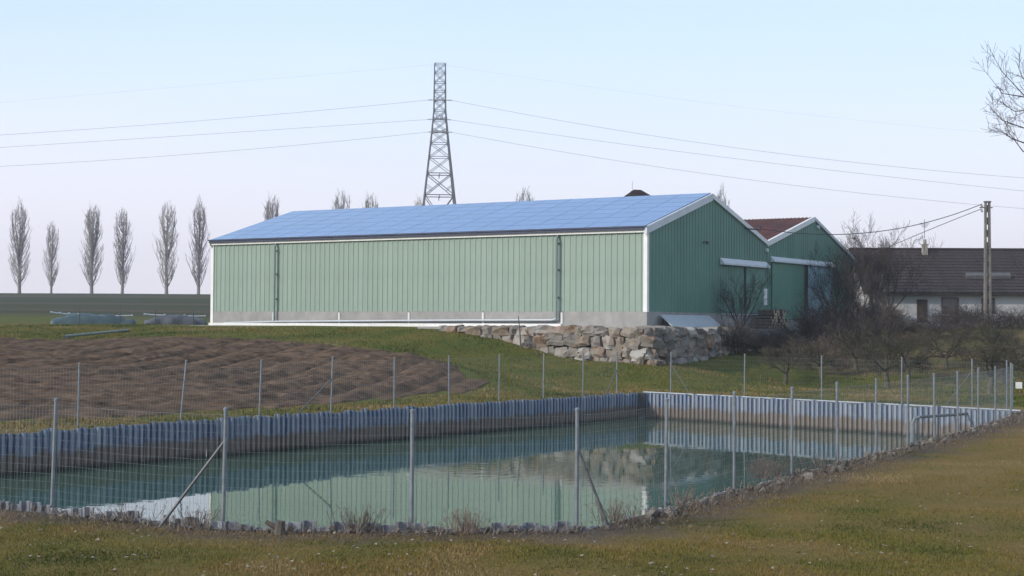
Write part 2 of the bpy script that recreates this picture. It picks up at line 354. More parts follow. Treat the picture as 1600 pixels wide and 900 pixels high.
# pond outline (tops of the piles)
K = on_z(1003, 615, 0); PL = on_z(0, 680, 0)
dl = (PL - K).normalized()
N1 = on_z(80, 799, 0); N2 = on_z(348, 824, 0); N3 = on_z(643, 828, 0); N4 = on_z(915, 825, 0)
R1 = on_z(1040, 792, 0); R3 = on_z(1309, 722, 0); R4 = on_z(1498, 676, 0); R5 = on_z(1592, 645, 0)
def isect(p, d, q, e):
    t = ((q.x - p.x) * e.y - (q.y - p.y) * e.x) / (d.x * e.y - d.y * e.x); return p + d * t
LC = isect(K, dl, N1, (N1 - N2).normalized())
POND = [LC, N1, N2, N3, N4, R1, R3, R4, R5, K]
POND = [Vector((p.x, p.y, 0)) for p in POND]

def seg_dist(P, a, b):
    ab = np.array([b.x - a.x, b.y - a.y]); ap = P - np.array([a.x, a.y])
    t = np.clip((ap @ ab) / (ab @ ab), 0, 1); q = ap - t[:, None] * ab
    return np.hypot(q[:, 0], q[:, 1])
def pond_dist(P):
    d = np.full(len(P), 1e9)
    for i in range(len(POND)): d = np.minimum(d, seg_dist(P, POND[i], POND[(i + 1) % len(POND)]))
    return d
def in_poly(P, poly):
    x, y = P[:, 0], P[:, 1]; c = np.zeros(len(P), bool)
    for i in range(len(poly)):
        a, b = poly[i], poly[(i + 1) % len(poly)]
        k = ((a.y > y) != (b.y > y)) & (x < (b.x - a.x) * (y - a.y) / ((b.y - a.y) + 1e-12) + a.x); c ^= k
    return c

# ------------------------------------------------------------------ terrain heights
cps = []
def cp(p, z): cps.append((p.x, p.y, z))
for u in (-62, -52, -43, -34, -25, -18, -11):
    for v, z in ((-6, 0), (-3.4, .03)): cp(uv(u, v), z)
for u, v, z in ((-41, 6, .55), (-30, 11, .95), (-31, 2, .38), (-19, 5, .95), (-13.5, 2.4, .95), (-11.2, 15.4, 1.93), (-19.3, 24, 1.85), (-40, 22, 1.4), (-9.4, 36, 2.45), (-15, 45, 2.4), (-8, 28, 2.35), (-6, 20, 2.4), (-6.5, 12, 2.25),
                (-24, 38, 2.1), (-45, 40, 2.0), (-60, 15, .8), (-60, 40, 2.0),
                (-4.9, -2.8, .82), (-4.9, 1.5, 1.12), (-4.9, 5, 1.78), (-4.9, 9.2, 2.35), (-8, -1, .5), (-8, 4, 1.1),
                (-3, 14, 2.55), (-3, 20, 2.57), (-3, 28, 2.57), (-3, 36, 2.58), (4, 14, 2.57), (4, 24, 2.57), (4, 34, 2.6), (12, 10, 2.57), (12, 25, 2.57), (12, 40, 2.75), (25, 10, 2.6), (25, 30, 2.8),
                (2, -3.4, 1.0), (6, -3.8, 1.3), (10, -4, 1.7), (14, -4, 2.1), (18, -3, 2.4), (24, -3, 2.5), (30, -4, 2.7), (36, -2, 2.9),
                (-9, -8, 0), (-4, -7, .12), (1.8, -6.5, .1), (1.2, -11.7, .05), (-4.9, -18, 0), (-12, -30, 0), (-5, -28, 0), (3, -24, .05),
                (6, -9, .6), (11, -13.4, 1.2), (9, -20, .7), (16, -12, 2.2), (18, -20, 2.0), (22, -14, 2.6), (28, -12, 2.8), (30, -24, 2.8), (40, -12, 3.0), (15, -30, 1.2), (24, -36, 2.4)):
    cp(uv(u, v), z)
for x, y in ((0, 10), (0, 16), (-8, 14), (8, 14), (-16, 20), (-26, 26), (12, 22), (16, 30), (20, 40), (26, 50), (30, 34), (24, 18), (40, 45), (34, 60), (-14, 8), (14, 6), (-30, 14), (40, 20), (5, 19), (-4, 18), (3, 24), (8, 33), (13, 43)): cps.append((x, y, 0))
for x in (-30, -10, 10, 30): cps.append((x, -2, 1.0)); cps.append((x, -40, 1.0))
for x in (-260, -160, -80, 0, 80, 160, 260):
    cps += [(x, 360, 9.2), (x, 420, 8.5), (x, 200, 5.6 - .001 * abs(x)), (x, 800, -8)]
cps += [(-60, 110, 3.4), (-100, 120, 3.6), (-45, 95, 2.7), (-70, 70, 2.6), (-120, 60, 2.4), (60, 110, 3.2), (100, 120, 3.6), (70, 70, 2.0), (110, 50, 1.5), (0, 130, 3.5), (40, 140, 3.8), (-400, 100, 4), (400, 100, 4), (-400, 500, 6), (400, 500, 6), (-60, 30, 1.2), (-120, 10, 1.5), (100, 0, 1), (-400, -200, 1), (400, -200, 1), (-800, 1400, -10), (800, 1400, -10), (-900, 0, 3), (900, 0, 3), (0, -400, 1)]
CP = np.array(cps)
def _ker(d): return d
_n = len(CP)
_D = np.hypot(CP[:, None, 0] - CP[None, :, 0], CP[:, None, 1] - CP[None, :, 1])
_A = np.zeros((_n + 1, _n + 1)); _A[:_n, :_n] = -np.sqrt(_D ** 2 + 4.0) - np.eye(_n) * .25; _A[:_n, _n] = 1; _A[_n, :_n] = 1
_w = np.linalg.solve(_A, np.append(CP[:, 2], 0))
def terr(P):
    P = np.atleast_2d(np.asarray(P, float))[:, :2]; out = np.empty(len(P))
    for i in range(0, len(P), 4000):
        Q = P[i:i + 4000]; D2 = (Q[:, None, 0] - CP[None, :, 0]) ** 2 + (Q[:, None, 1] - CP[None, :, 1]) ** 2
        out[i:i + 4000] = -np.sqrt(D2 + 4.0) @ _w[:_n] + _w[_n]
    d = pond_dist(P); k = np.clip(d / 2.5, 0, 1); k = k * k * (3 - 2 * k)       # banks lie level with the pile tops
    return out * k
def tz(x, y): return float(terr([(x, y)])[0])
def hit(px, py, d0=12, d1=420):
    r = ray(px, py); ts = np.geomspace(d0, d1, 900) / r.y
    P = np.array([[CAM.x + r.x * t, CAM.y + r.y * t] for t in ts]); z = CAMZ + r.z * ts
    below = np.where(z < terr(P))[0]
    i = below[0] if len(below) else len(ts) - 1
    return Vector((P[i, 0], P[i, 1], terr(P[i:i + 1])[0]))
def ground_at(px, Y):
    p = at_y(px, 500, Y); p.z = tz(p.x, p.y); return p

def lumps(P, d=None):
    d = pond_dist(P) if d is None else d
    l = np.array([noise.noise((x * .3, y * .3, 0)) * .06 for x, y in P])
    return l * np.clip(d / 1.5, 0, 1) - .03 * np.exp(-d)
# ------------------------------------------------------------------ ground sheet with the pond cut out
def make_ground():
    pts = []
    xs = np.arange(-46, 46.01, 1.0); ys = np.arange(8, 126.01, 1.0)
    gx, gy = np.meshgrid(xs, ys); near = np.stack([gx.ravel(), gy.ravel()], 1) + NR.uniform(-.2, .2, (gx.size, 2))
    gx, gy = np.meshgrid(np.arange(-1000, 1001, 12.0), np.arange(-300, 1501, 12.0)); far = np.stack([gx.ravel(), gy.ravel()], 1)
    far = far[~((np.abs(far[:, 0]) < 48) & (far[:, 1] > 5) & (far[:, 1] < 130))]
    far = far[(np.hypot(far[:, 0], far[:, 1] - 60) < 420) | ((np.round(far[:, 0] / 12) % 5 == 0) & (np.round(far[:, 1] / 12) % 5 == 0))]
    near = near[(pond_dist(near) > .35) & ~in_poly(near, POND)]
    bound = []
    for i in range(len(POND)):
        a, b = POND[i], POND[(i + 1) % len(POND)]; k = max(1, int((b - a).length / 1.0))
        for j in range(k): bound.append(a.lerp(b, j / k))
    nb = len(bound)
    P2 = [Vector((p.x, p.y)) for p in bound] + [Vector(p) for p in near] + [Vector(p) for p in far]
    res = geometry.delaunay_2d_cdt(P2, [(i, (i + 1) % nb) for i in range(nb)], [], 0, 1e-5)
    V = np.array([(v.x, v.y) for v in res[0]])
    F = np.array([f for f in res[2]])
    cen = V[F].mean(1); F = F[~in_poly(cen, POND)]
    d = pond_dist(V); z = terr(V)
    z = z + lumps(V, d)
    me = bpy.data.meshes.new('ground')
    me.from_pydata([(x, y, q) for (x, y), q in zip(V, z)], [], [tuple(int(i) for i in f) for f in F])
    zone = np.zeros((len(V), 4), np.float32); zone[:, 3] = 1
    rel = V - np.array([O.x, O.y]); uu = rel @ np.array([AY.x, AY.y]); vv = -(rel @ np.array([AX.x, AX.y]))
    lawn = (V[:, 1] < 56) & (vv < -6.5)
    bank = np.clip(1 - d / 5.0, 0, 1)
    zone[:, 0] = np.where(lawn & (uu < -12), .55 + .05 * np.clip(V[:, 0] / 10, -1, 1), .12 + .42 * bank * np.where(uu > -14, .8, 1))
    zone[:, 1] = np.clip(.95 - d / 2.6, 0, 1) * np.where(lawn, 1.0, .3)
    thick = np.clip((uu - 3.5) / 2, 0, 1) * np.clip((-vv - 1.5) / 1.5, 0, 1) * np.clip((30 - uu) / 4, 0, 1); zone[:, 1] = np.maximum(zone[:, 1], thick * .55)
    zone[:, 2] = np.clip((V[:, 1] - 112) / 15, 0, 1)
    ca = me.color_attributes.new('zone', 'FLOAT_COLOR', 'POINT'); ca.data.foreach_set('color', zone.ravel())
    me.materials.append(M['ground']); me.polygons.foreach_set('use_smooth', [True] * len(me.polygons)); me.update()
    o = structure(link('ground', me)); o['label'] = 'grass lawn and rising meadow around the pond'
make_ground()

# the water sheet, a little wider than the pile line so that it runs in behind the piles
WATER_Z = -.95
cx = sum((p.x for p in POND)) / len(POND); cy = sum((p.y for p in POND)) / len(POND)
def make_water():
    mb = MB(); cen = Vector((cx, cy, 0))
    ring = [p + (p - cen).normalized() * .12 for p in POND]
    mb.add([(p.x, p.y, WATER_Z) for p in ring], [tuple(range(len(ring)))])
    o = structure(mb.build('pond_water', M['water'], fix=False)); o['label'] = 'still green pond water'
    if o.data.polygons[0].normal.z < 0: o.data.flip_normals()
make_water()

# ------------------------------------------------------------------ ploughed field
def make_field():
    pix = [(-330, 528), (-150, 530), (0, 531), (100, 536), (200, 531), (300, 531), (450, 533), (510, 540), (560, 545), (620, 552), (680, 563), (735, 582), (768, 600), (745, 611), (650, 621), (560, 630), (450, 638), (300, 646), (150, 655), (0, 663), (-150, 672), (-330, 684)]
    poly = [hit(*p) for p in pix]
    fd = hit(545, 541) - hit(447, 568); fd.z = 0; fd.normalize(); fn = Vector((fd.y, -fd.x, 0))      # furrow direction and across
    S = [p.dot(fd) for p in poly]; T = [p.dot(fn) for p in poly]
    st = .17
    s = np.arange(min(S), max(S), st * 1.7); t = np.arange(min(T), max(T), st)
    ns, ntt = len(s), len(t)
    gs, gt = np.meshgrid(s, t, indexing='ij')
    gs = gs + NR.uniform(-.05, .05, gs.shape); gt = gt + NR.uniform(-.03, .03, gt.shape)
    X = gs * fd.x + gt * fn.x; Y = gs * fd.y + gt * fn.y
    P = np.stack([X.ravel(), Y.ravel()], 1)
    ins = in_poly(P, poly); d = np.full(len(P), 1e9)
    for i in range(len(poly)): d = np.minimum(d, seg_dist(P, poly[i], poly[(i + 1) % len(poly)]))
    d = np.where(ins, d, -d)
    # ragged outline: furrow ends run out unevenly
    rag = np.array([noise.noise((a * 1.7, b * .15, 2)) for a, b in zip(gt.ravel(), gs.ravel())]) * .9
    d = d + rag - .2
    z0 = terr(P)
    ph = gt.ravel() / 1.6 + .12 * np.sin(gs.ravel() * .18) + .1 * rag; ph = (ph - np.round(ph)) * 1.6
    deep = np.clip(.35 + .9 * np.array([noise.noise((a * .11, b * .11, 4)) for a, b in P]) + (X.ravel() + 14) * .03, .15, 1)
    fur = .16 - (.26 * np.exp(-(ph / .24) ** 2) + .05 * np.abs(np.sin(gt.ravel() * math.pi / .4))) * deep
    clod = np.array([noise.noise((x * 6, y * 6, 7)) * .04 for x, y in P]) + NR.uniform(-.035, .035, len(P))
    hgt = np.maximum(fur + clod + .09, .035) * np.clip(d / 1.6, 0, 1) + np.where(d > 0, .01, -.12)
    z = z0 + hgt
    keep = d > -.5
    idx = np.arange(ns * ntt).reshape(ns, ntt)
    F = np.stack([idx[:-1, :-1], idx[1:, :-1], idx[1:, 1:], idx[:-1, 1:]], -1).reshape(-1, 4)
    F = F[keep[F].all(1)]
    used = np.unique(F); rm = -np.ones(ns * ntt, int); rm[used] = np.arange(len(used))
    me = bpy.data.meshes.new('ploughed_field')
    me.from_pydata(np.column_stack([P[used], z[used]]).tolist(), [], rm[F].tolist())
    me.materials.append(M['soil']); me.update()
    if me.polygons[0].normal.z < 0: me.flip_normals()
    o = structure(link('ploughed_field', me)); o['label'] = 'brown ploughed field on the slope'
    return poly
FIELD = make_field()

# ------------------------------------------------------------------ sheet pile walls
PITCH_P = .21
def pile_mesh(h, name, mt='pile'):
    w = PITCH_P; t = .012; a = .065
    prof = [(-w / 2, 0), (-w * .30, 0), (-w * .18, a), (w * .18, a), (w * .30, 0), (w / 2, 0)]
    back = [(x, y - t * 2) for x, y in reversed(prof)]
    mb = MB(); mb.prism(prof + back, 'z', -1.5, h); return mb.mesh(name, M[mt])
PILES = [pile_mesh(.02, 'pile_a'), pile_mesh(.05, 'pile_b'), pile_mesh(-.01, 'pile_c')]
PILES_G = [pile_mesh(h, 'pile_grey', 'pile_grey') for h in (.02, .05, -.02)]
def pile_wall(pts, label, lift=0.0, rail=False, jit=.012, kinds=PILES):
    root = empty('sheet_pile_wall', pts[0]); tag(root, label, 'retaining wall')
    for a, b in zip(pts, pts[1:]):
        n = max(1, round((b - a).length / PITCH_P)); d = (b - a).normalized(); nin = Vector((-d.y, d.x, 0))
        rz = math.atan2(d.y, d.x)
        for i in range(n):
            p = a.lerp(b, (i + .5) / n) - pts[0] + nin * rng.uniform(-jit, jit)
            link('pile', rng.choice(kinds), root, (p.x, p.y, lift + rng.uniform(-.02, .02)), (rng.uniform(-.012, .012), rng.uniform(-.014, .014), rz + rng.uniform(-.04, .04)))
    if rail:
        mb = MB()
        for a, b in zip(pts, pts[1:]):
            d = (b - a).normalized(); nn = Vector((-d.y, d.x, 0)) * -.10
            p, q = a - pts[0] + nn, b - pts[0] + nn
            mb.tube([p + Vector((0, 0, .055)), q + Vector((0, 0, .055))], .035, 4)
        mb.build('capping_rail', M['pipe'], root)
    return root
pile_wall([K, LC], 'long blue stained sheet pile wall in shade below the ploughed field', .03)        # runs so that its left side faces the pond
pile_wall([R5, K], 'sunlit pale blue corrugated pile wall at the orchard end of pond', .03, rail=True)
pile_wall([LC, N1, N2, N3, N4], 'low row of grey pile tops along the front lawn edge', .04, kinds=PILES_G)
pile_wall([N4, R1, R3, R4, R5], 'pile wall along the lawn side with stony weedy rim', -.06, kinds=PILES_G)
# dark drain slot at the inner corner
mb = MB(); mb.box(-.14, .14, -.1, .1, -1.4, .06); mb.tube([(0, 0, -.55), (0, -.22, -.55)], .06, 10)
kp = K + (Vector((cx, cy, 0)) - K).normalized() * .26
co = mb.build('corner_post', M['dark_metal'], loc=(kp.x, kp.y, -.02)); tag(co, 'dark square post with pipe stub where the two pile walls meet', 'corner post')

# ------------------------------------------------------------------ fences
def fence(posts, label, h=1.55, rad=.024, mesh_step=.065, row=.12, braces=(), wire=.0017, lean=None, first=True):
    """posts: ground points.  One thing: posts with caps, braces, one wire mesh for each bay"""
    root = empty('wire_fence', posts[0]); tag(root, label, 'fence')
    o = posts[0]; tops = []
    for i, p in enumerate(posts):
        if i == 0 and not first: tops.append(Vector((0, 0, h))); continue
        l = (lean or {}).get(i, (rng.uniform(-.02, .02), rng.uniform(-.02, .02)))
        hh = h + rng.uniform(-.02, .03)
        q = p - o; top = q + Vector((l[0], l[1], hh)); tops.append(top)
        mb = MB(); mb.tube([q + Vector((0, 0, -.3)), top], rad, 8); po = mb.build('post', M['steel'], root, smooth=False)
        mb = MB(); mb.tube([top, top + Vector((0, 0, .03)), top + Vector((0, 0, .045))], [rad * 1.25, rad * 1.25, rad * .5], 8); mb.build('cap', M['steel'], po)
    for i, vec, f in braces:
        a = (posts[i] - o).lerp(tops[i], f); b = (posts[i] - o) + vec; b.z = tz(*(o + b).xy) - o.z - .05
        mb = MB(); mb.tube([a, b], rad * .8, 6); mb.build('brace', M['old_steel'], root)
    for i in range(len(posts) - 1):
        a0, b0 = posts[i] - o, posts[i + 1] - o; a1, b1 = tops[i], tops[i + 1]
        n = max(2, int((b0 - a0).length / mesh_step)); mb = MB()
        for k in range(1, n):
            f = k / n; lo = a0.lerp(b0, f) + Vector((0, 0, .04)); hi = lo.lerp(a1.lerp(b1, f), .955)
            mid = lo.lerp(hi, .5) + Vector((rng.uniform(-.006, .006), rng.uniform(-.01, .01), 0))
            mb.tube([lo, mid, hi], wire, 3, cap=False)
        nr = int((h - .06) / row)
        for k in range(nr + 1):
            f = .03 + .93 * k / nr
            A, B = a0.lerp(a1, f), b0.lerp(b1, f)
            pts = [A.lerp(B, j / 6) + Vector((0, 0, -.02 * math.sin(math.pi * j / 6) + rng.uniform(-.006, .006))) for j in range(7)]
            mb.tube(pts, wire * (1.25 if k in (0, nr) else 1), 3, cap=False)
        w = mb.build('wire_mesh', M['wire'], root, fix=False); w['kind'] = 'stuff'
    return root
def gp(p, off=0.0): return Vector((p.x, p.y, tz(p.x, p.y) - .01))
# front bank
fn_ = [on_z(x, y, 0) for x, y in ((-190, 772), (80, 797), (348, 822), (643, 826), (901, 823))]
fn_ = [gp(p) for p in fn_]
fence(fn_, 'wire fence along the front lawn edge with two slanting braces', 1.53, .027, braces=((2, Vector((-.85, -.05, 0)), .74), (4, Vector((.44, .0, 0)), .70)), lean={1: (.05, 0), 2: (.025, 0), 3: (0, 0), 4: (0, 0)})
# right bank
fr = [on_z(x, y, 0) for x, y in ((901.5, 823), (1040, 791), (1147, 762), (1237, 740), (1309, 723.5), (1369, 709), (1418, 697), (1460, 686), (1497, 676), (1528, 667), (1555, 658), (1580, 648))]
fr = [gp(p) for p in fr]; fr[0] = fr[0] + Vector((.035, .02, 0))
fence(fr, 'wire fence climbing the right lawn bank towards the white plate', 1.55, .026, first=False)
# far banks: behind the pile walls
nl = Vector((-dl.y, dl.x, 0)); nl = nl if nl.dot(K - Vector((cx, cy, 0))) > 0 else -nl
def along(px, a, d, off):
    """ground point on the vertical plane through a+off along d, at photo column px"""
    n = Vector((d.y, -d.x, 0)); p = on_plane(px, 600, a + off, n); return gp(p)
offl = Vector((-dl.y, dl.x, 0)); offl = offl if (offl.x < 0) else -offl
bl = [along(x, K, dl, offl * .75) for x in (-60, 122, 281, 405, 517, 616, 702, 780, 849, 911, 964)]
fence(bl, 'wire fence on the bank between pile wall and ploughed field', 1.62, .026, .1, .15, braces=((4, Vector((-.9, -1.1, 0)), .62), (10, Vector((-.5, -.6, 0)), .6)), wire=.0016, lean={1: (.03, 0), 2: (.17, 0), 3: (.06, 0), 4: (.05, 0)})
dr = (R5 - K).normalized(); offr = Vector((-dr.y, dr.x, 0)); offr = offr if offr.y > 0 else -offr
br_ = [along(x, K, dr, offr * .95) for x in (1048, 1163, 1284, 1409, 1519, 1573)]
fence(br_, 'wire fence on the grass strip in front of the orchard', 1.62, .026, .1, .15, braces=((0, Vector((.75, -.5, 0)), .72), (4, Vector((-.8, .6, 0)), .78)), wire=.0016)
gpst = along(1582, K, dr, offr * .35)
mb = MB(); mb.tube([(0, 0, -.3), (0, 0, 1.5)], .035, 8); mb.tube([(0, 0, 1.5), (0, 0, 1.54)], [.045, .03], 8)
for zz in (.35, 1.1): mb.tube([(0, 0, zz), (.06, -.05, zz)], .02, 6)
tag(mb.build('gate_post', M['green_rail'], loc=gpst), 'green metal gate post beside the white plate', 'gate post')
sp_ = on_plane(1592, 602, fr[-1], Vector((0, 1, 0)))
sr = empty('fence_plate', sp_); tag(sr, 'small white plate wired to the fence at the pond corner', 'sign')
mb = MB(); mb.box(-.10, .10, -.006, .006, -.10, .10); mb.build('plate', M['sign_white'], sr)
mb = MB(); mb.tube([(-.12, .012, 0), (.9, .012, .02)], .004, 5); mb.tube([(.9, .012, .6), (.9, .012, -1.4)], .025, 8); mb.build('fixing_wire', M['steel'], sr)

# ------------------------------------------------------------------ hangar with the solar roof
LEN, GW = 28.6, 14.3
CB, EV, RG = .80, 4.93, 7.02          # heights above the yard: top of concrete, eave, ridge
hg = empty('solar_hangar', O, RZ); tag(hg, 'long pale green metal hangar with blue solar panel roof', 'hangar')
gable_o = O.copy()
def gab(px, py):
    p = on_plane(px, py, O, AX) - O; return p.dot(AY), p.z
def fac(px, py):
    p = on_plane(px, py, O, AY) - O; return p.dot(AX), p.z
def rib_profile(w, ribs, depth, y0=0.0):
    """trapezoidal cladding profile across width w; returns [(x, y)] outer line"""
    pts = [(0, 0)]; p = w / ribs
    for i in range(ribs):
        c = (i + .5) * p
        pts += [(c - p * .20, 0), (c - p * .12, depth), (c + p * .12, depth), (c + p * .20, 0)]
    pts.append((w, 0)); return pts
def facade_panel(w, h):
    pr = rib_profile(w, 3, .026); vs = []; fs = []
    for x, d in pr: vs += [(x, -d, 0), (x, -d, h)]
    n = len(pr)
    for x, d in ((w, -.03), (0, -.03)): vs += [(x, -d, 0), (x, -d, h)]
    k = n + 2
    fs = [(2 * i, 2 * ((i + 1) % k), 2 * ((i + 1) % k) + 1, 2 * i + 1) for i in range(k)]
    fs += [tuple(2 * i for i in range(k))[::-1], tuple(2 * i + 1 for i in range(k))]
    mb = MB(); mb.add(vs, fs); return mb.mesh('cladding_panel', M['cladding'])
npan = 28; pw = (LEN - .3) / npan
fm = facade_panel(pw - .004, EV - CB - .25)
for i in range(npan): link('cladding_panel', fm, hg, (-LEN + .15 + i * pw, -.02, CB), None)
# inner box so that the hangar is closed
def gable_poly(y0, y1, zb, ev0, ap, ev1): return [(y0, zb), (y1, zb), (y1, ev1), ((y0 + y1) / 2, ap), (y0, ev0)]
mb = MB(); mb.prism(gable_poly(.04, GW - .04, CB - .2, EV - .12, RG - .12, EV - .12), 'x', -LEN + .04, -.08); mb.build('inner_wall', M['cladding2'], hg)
# gable cladding, one panel a metre, cut to the roof line
def gable_panels(root, y0, y1, ap, ev0, ev1, zb, skip=(), step=1.02, mt=None):
    n = int(round((y1 - y0) / step)); w = (y1 - y0) / n; mid = (y0 + y1) / 2
    def roof(y): return ev0 + (ap - ev0) * (y - y0) / (mid - y0) if y < mid else ev1 + (ap - ev1) * (y1 - y) / (y1 - mid)
    for i in range(n):
        ya = y0 + i * w + .002; pr = rib_profile(w - .004, 3, .03); vs = []; 
        line = [(ya + a, d) for a, d in pr]
        if ya < mid < ya + w: 
            line = sorted(line + [(mid, 0)])
        for y, d in line: vs += [(d + .02, y, zb), (d + .02, y, roof(y) - .10)]
        for y in (line[-1][0], line[0][0]): vs += [(-.03, y, zb), (-.03, y, roof(y) - .10)]
        k = len(line) + 2
        fs = [(2 * a, 2 * ((a + 1) % k), 2 * ((a + 1) % k) + 1, 2 * a + 1) for a in range(k)]
        b = MB(); b.add(vs, fs); b.build('cladding_panel', mt or M['cladding2'], root)
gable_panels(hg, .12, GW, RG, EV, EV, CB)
# concrete plinth: separate cast panels with pale joints
np_ = 6
for i in range(np_):
    a = -LEN + i * LEN / np_ + .03; b = -LEN + (i + 1) * LEN / np_ - .03
    mb = MB(); mb.box(a, b, -.05, .2, -.25, CB - .004); mb.build('concrete_panel', M['concrete'], hg)
    if 0 < i:
        mb = MB(); mb.box(a - .085, a + .025, -.085, .15, -.2, CB - .05); mb.build('pale_joint', M['conc_joint'], hg)
for i in range(3):
    a = .2 + i * (GW - .2) / 3 + .01; b = .2 + (i + 1) * (GW - .2) / 3 - .01
    mb = MB(); mb.box(-.2, .05, a, b, -.4, CB - .004); mb.build('concrete_panel', M['concrete'], hg)
mb = MB(); mb.box(-.3, .052, -.052, .195, -.4, CB + .0); mb.build('concrete_corner', M['concrete'], hg)
# trims
mb = MB(); mb.box(-LEN - .06, .06, -.16, .02, EV - .27, EV - .03); mb.build('eave_fascia', M['white_trim'], hg)
mb = MB(); mb.box(-LEN - .10, .10, -.30, -.10, EV - .03, EV + .045); mb.build('gutter', M['dark_trim'], hg)
mb = MB(); mb.box(-.14, .075, -.085, .13, CB - .03, EV - .27); mb.build('corner_trim', M['white_trim'], hg)
mb = MB(); mb.box(-LEN - .05, -LEN + .15, -.075, .13, -.2, EV - .27); mb.build('corner_trim', M['white_trim'], hg)
sl = math.atan2(RG - EV, GW / 2)
def verge(root, y0, z0, y1, z1, w, mt, x0=-.02, x1=.14, name='verge_trim'):
    mb = MB(); mb.prism([(y0, z0 - w), (y1, z1 - w), (y1, z1 + .03), (y0, z0 + .03)], 'x', x0, x1); return mb.build(name, mt, root)
verge(hg, -.25, EV - .03, GW / 2, RG + .03, .34, M['grey_trim'])
verge(hg, GW / 2, RG + .03, GW + .02, EV - .03, .22, M['white_trim'])
verge(hg, -.25, EV - .03, GW / 2, RG + .03, .30, M['white_trim'], -LEN - .12, -LEN + .0)
# roof sheets under the panels
mb = MB(); mb.prism([(-.28, EV - .06), (GW / 2, RG - .01), (GW, EV - .06), (GW, EV - .14), (GW / 2, RG - .09), (-.28, EV - .14)], 'x', -LEN - .05, .02); roof_o = mb.build('roof', M['dark_trim'], hg)
# solar panels
rows_n, cols_n = 7, 17
sl_len = math.hypot(GW / 2 + .2, RG - EV) ; pcw = (LEN + .02) / cols_n; prh = sl_len / rows_n
mb = MB(); g = .006
mb.box(g, pcw - g, g, prh - g, 0, .04, 1)
mb.add([(g + .014, g + .014, .0425), (pcw - g - .014, g + .014, .0425), (pcw - g - .014, prh - g - .014, .0425), (g + .014, prh - g - .014, .0425)], [(0, 1, 2, 3)], 0)
spm = mb.mesh('solar_panel', [M['solar'], M['panel_frame']])
for r in range(rows_n):
    for c in range(cols_n):
        y = -.2 + r * prh * math.cos(sl); z = EV - .03 + .035 + r * prh * math.sin(sl)
        link('solar_panel', spm, hg, (-LEN - .01 + c * pcw, y, z), (sl + rng.uniform(-.0015, .0015), rng.uniform(-.001, .001), 0))
mb = MB(); mb.prism([(GW / 2 - .02, RG + .06), (GW / 2 + .25, RG + .02), (GW / 2 + .25, RG - .02), (GW / 2 - .02, RG + .02)], 'x', -LEN - .05, .05); mb.build('ridge_cap', M['white_trim'], hg)
# downpipes and the drain pipe that runs along the plinth
x1_, _ = fac(433, 430); x2_, _ = fac(873, 430)
for xx, zb in ((x1_, .25), (x2_, .42)):
    mb = MB(); mb.tube([(xx, -.06, EV - .2), (xx, -.22, EV - .5), (xx, -.22, zb)], .06, 10)
    for zz in (EV - .7, 2.9, 1.5): mb.box(xx - .075, xx + .075, -.27, -.02, zz, zz + .04)
    mb.build('downpipe', M['downpipe'], hg)
pa = [(x2_, -.22, .42), (x2_ - .25, -.22, .36), (-11, -.22, .33), (x1_, -.22, .22), (-LEN + 1.2, -.22, .12)]
mb = MB(); mb.tube([pa[0], pa[1], pa[2], pa[3], pa[4]], .06, 10); mb.build('drain_pipe', M['pipe'], hg)
# sliding door and header on the gable
def gbox(root, name, mt, y0, y1, z0, z1, x0, x1):
    b = MB(); b.box(x0, x1, y0, y1, z0, z1); return b.build(name, mt, root)
ya, za = gab(1124, 407); yb, zb_ = gab(1205, 415.5)
hz = (za + zb_) / 2
mb = MB(); mb.prism([(.04, hz - .19), (.30, hz - .19), (.30, hz - .10), (.04, hz + .17)], 'y', ya, GW - .03); mb.build('door_header', M['grey_trim'], hg)
ym, _ = gab(1163, 440)
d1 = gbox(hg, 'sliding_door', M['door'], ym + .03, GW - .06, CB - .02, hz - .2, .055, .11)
gbox(d1, 'door_seam', M['dark_metal'], ym - .05, ym + .025, CB, hz - .2, .03, .085)
yn0, zn1 = gab(1190.5, 451); yn1, zn0 = gab(1203, 477)
gbox(d1, 'white_door_panel', M['white_trim'], yn0, min(yn1, GW - .1), zn0, zn1, .112, .14)
gbox(d1, 'door_rail', M['grey_trim'], ya + .1, GW - .1, CB - .06, CB - .025, .06, .14)
# lamps
yl, zl = gab(1097, 379)
mb = MB(); mb.tube([(.03, yl, zl), (.16, yl, zl + .04), (.30, yl, zl)], [.03, .03, .02], 6); mb.tube([(.30, yl, zl + .06), (.30, yl, zl - .10)], [.07, .11], 8); mb.build('wall_lamp', M['dark_metal'], hg)
yl, zl = gab(1163, 357)
mb = MB(); mb.tube([(.05, yl, zl), (.5, yl + .25, zl - .05), (.8, yl + .35, zl - .06)], .04, 6); mb.tube([(.8, yl + .35, zl - .14), (.8, yl + .35, zl + .14)], .05, 6); mb.build('cable_bracket', M['dark_metal'], hg)
bracket_w = O + AX * .8 + AY * (yl + .35) + Vector((0, 0, zl))
yl, zl = gab(1196, 391)
mb = MB(); mb.tube([(.05, yl, zl), (.16, yl, zl)], .11, 10); mb.build('round_lamp', M['conc_joint'], hg)

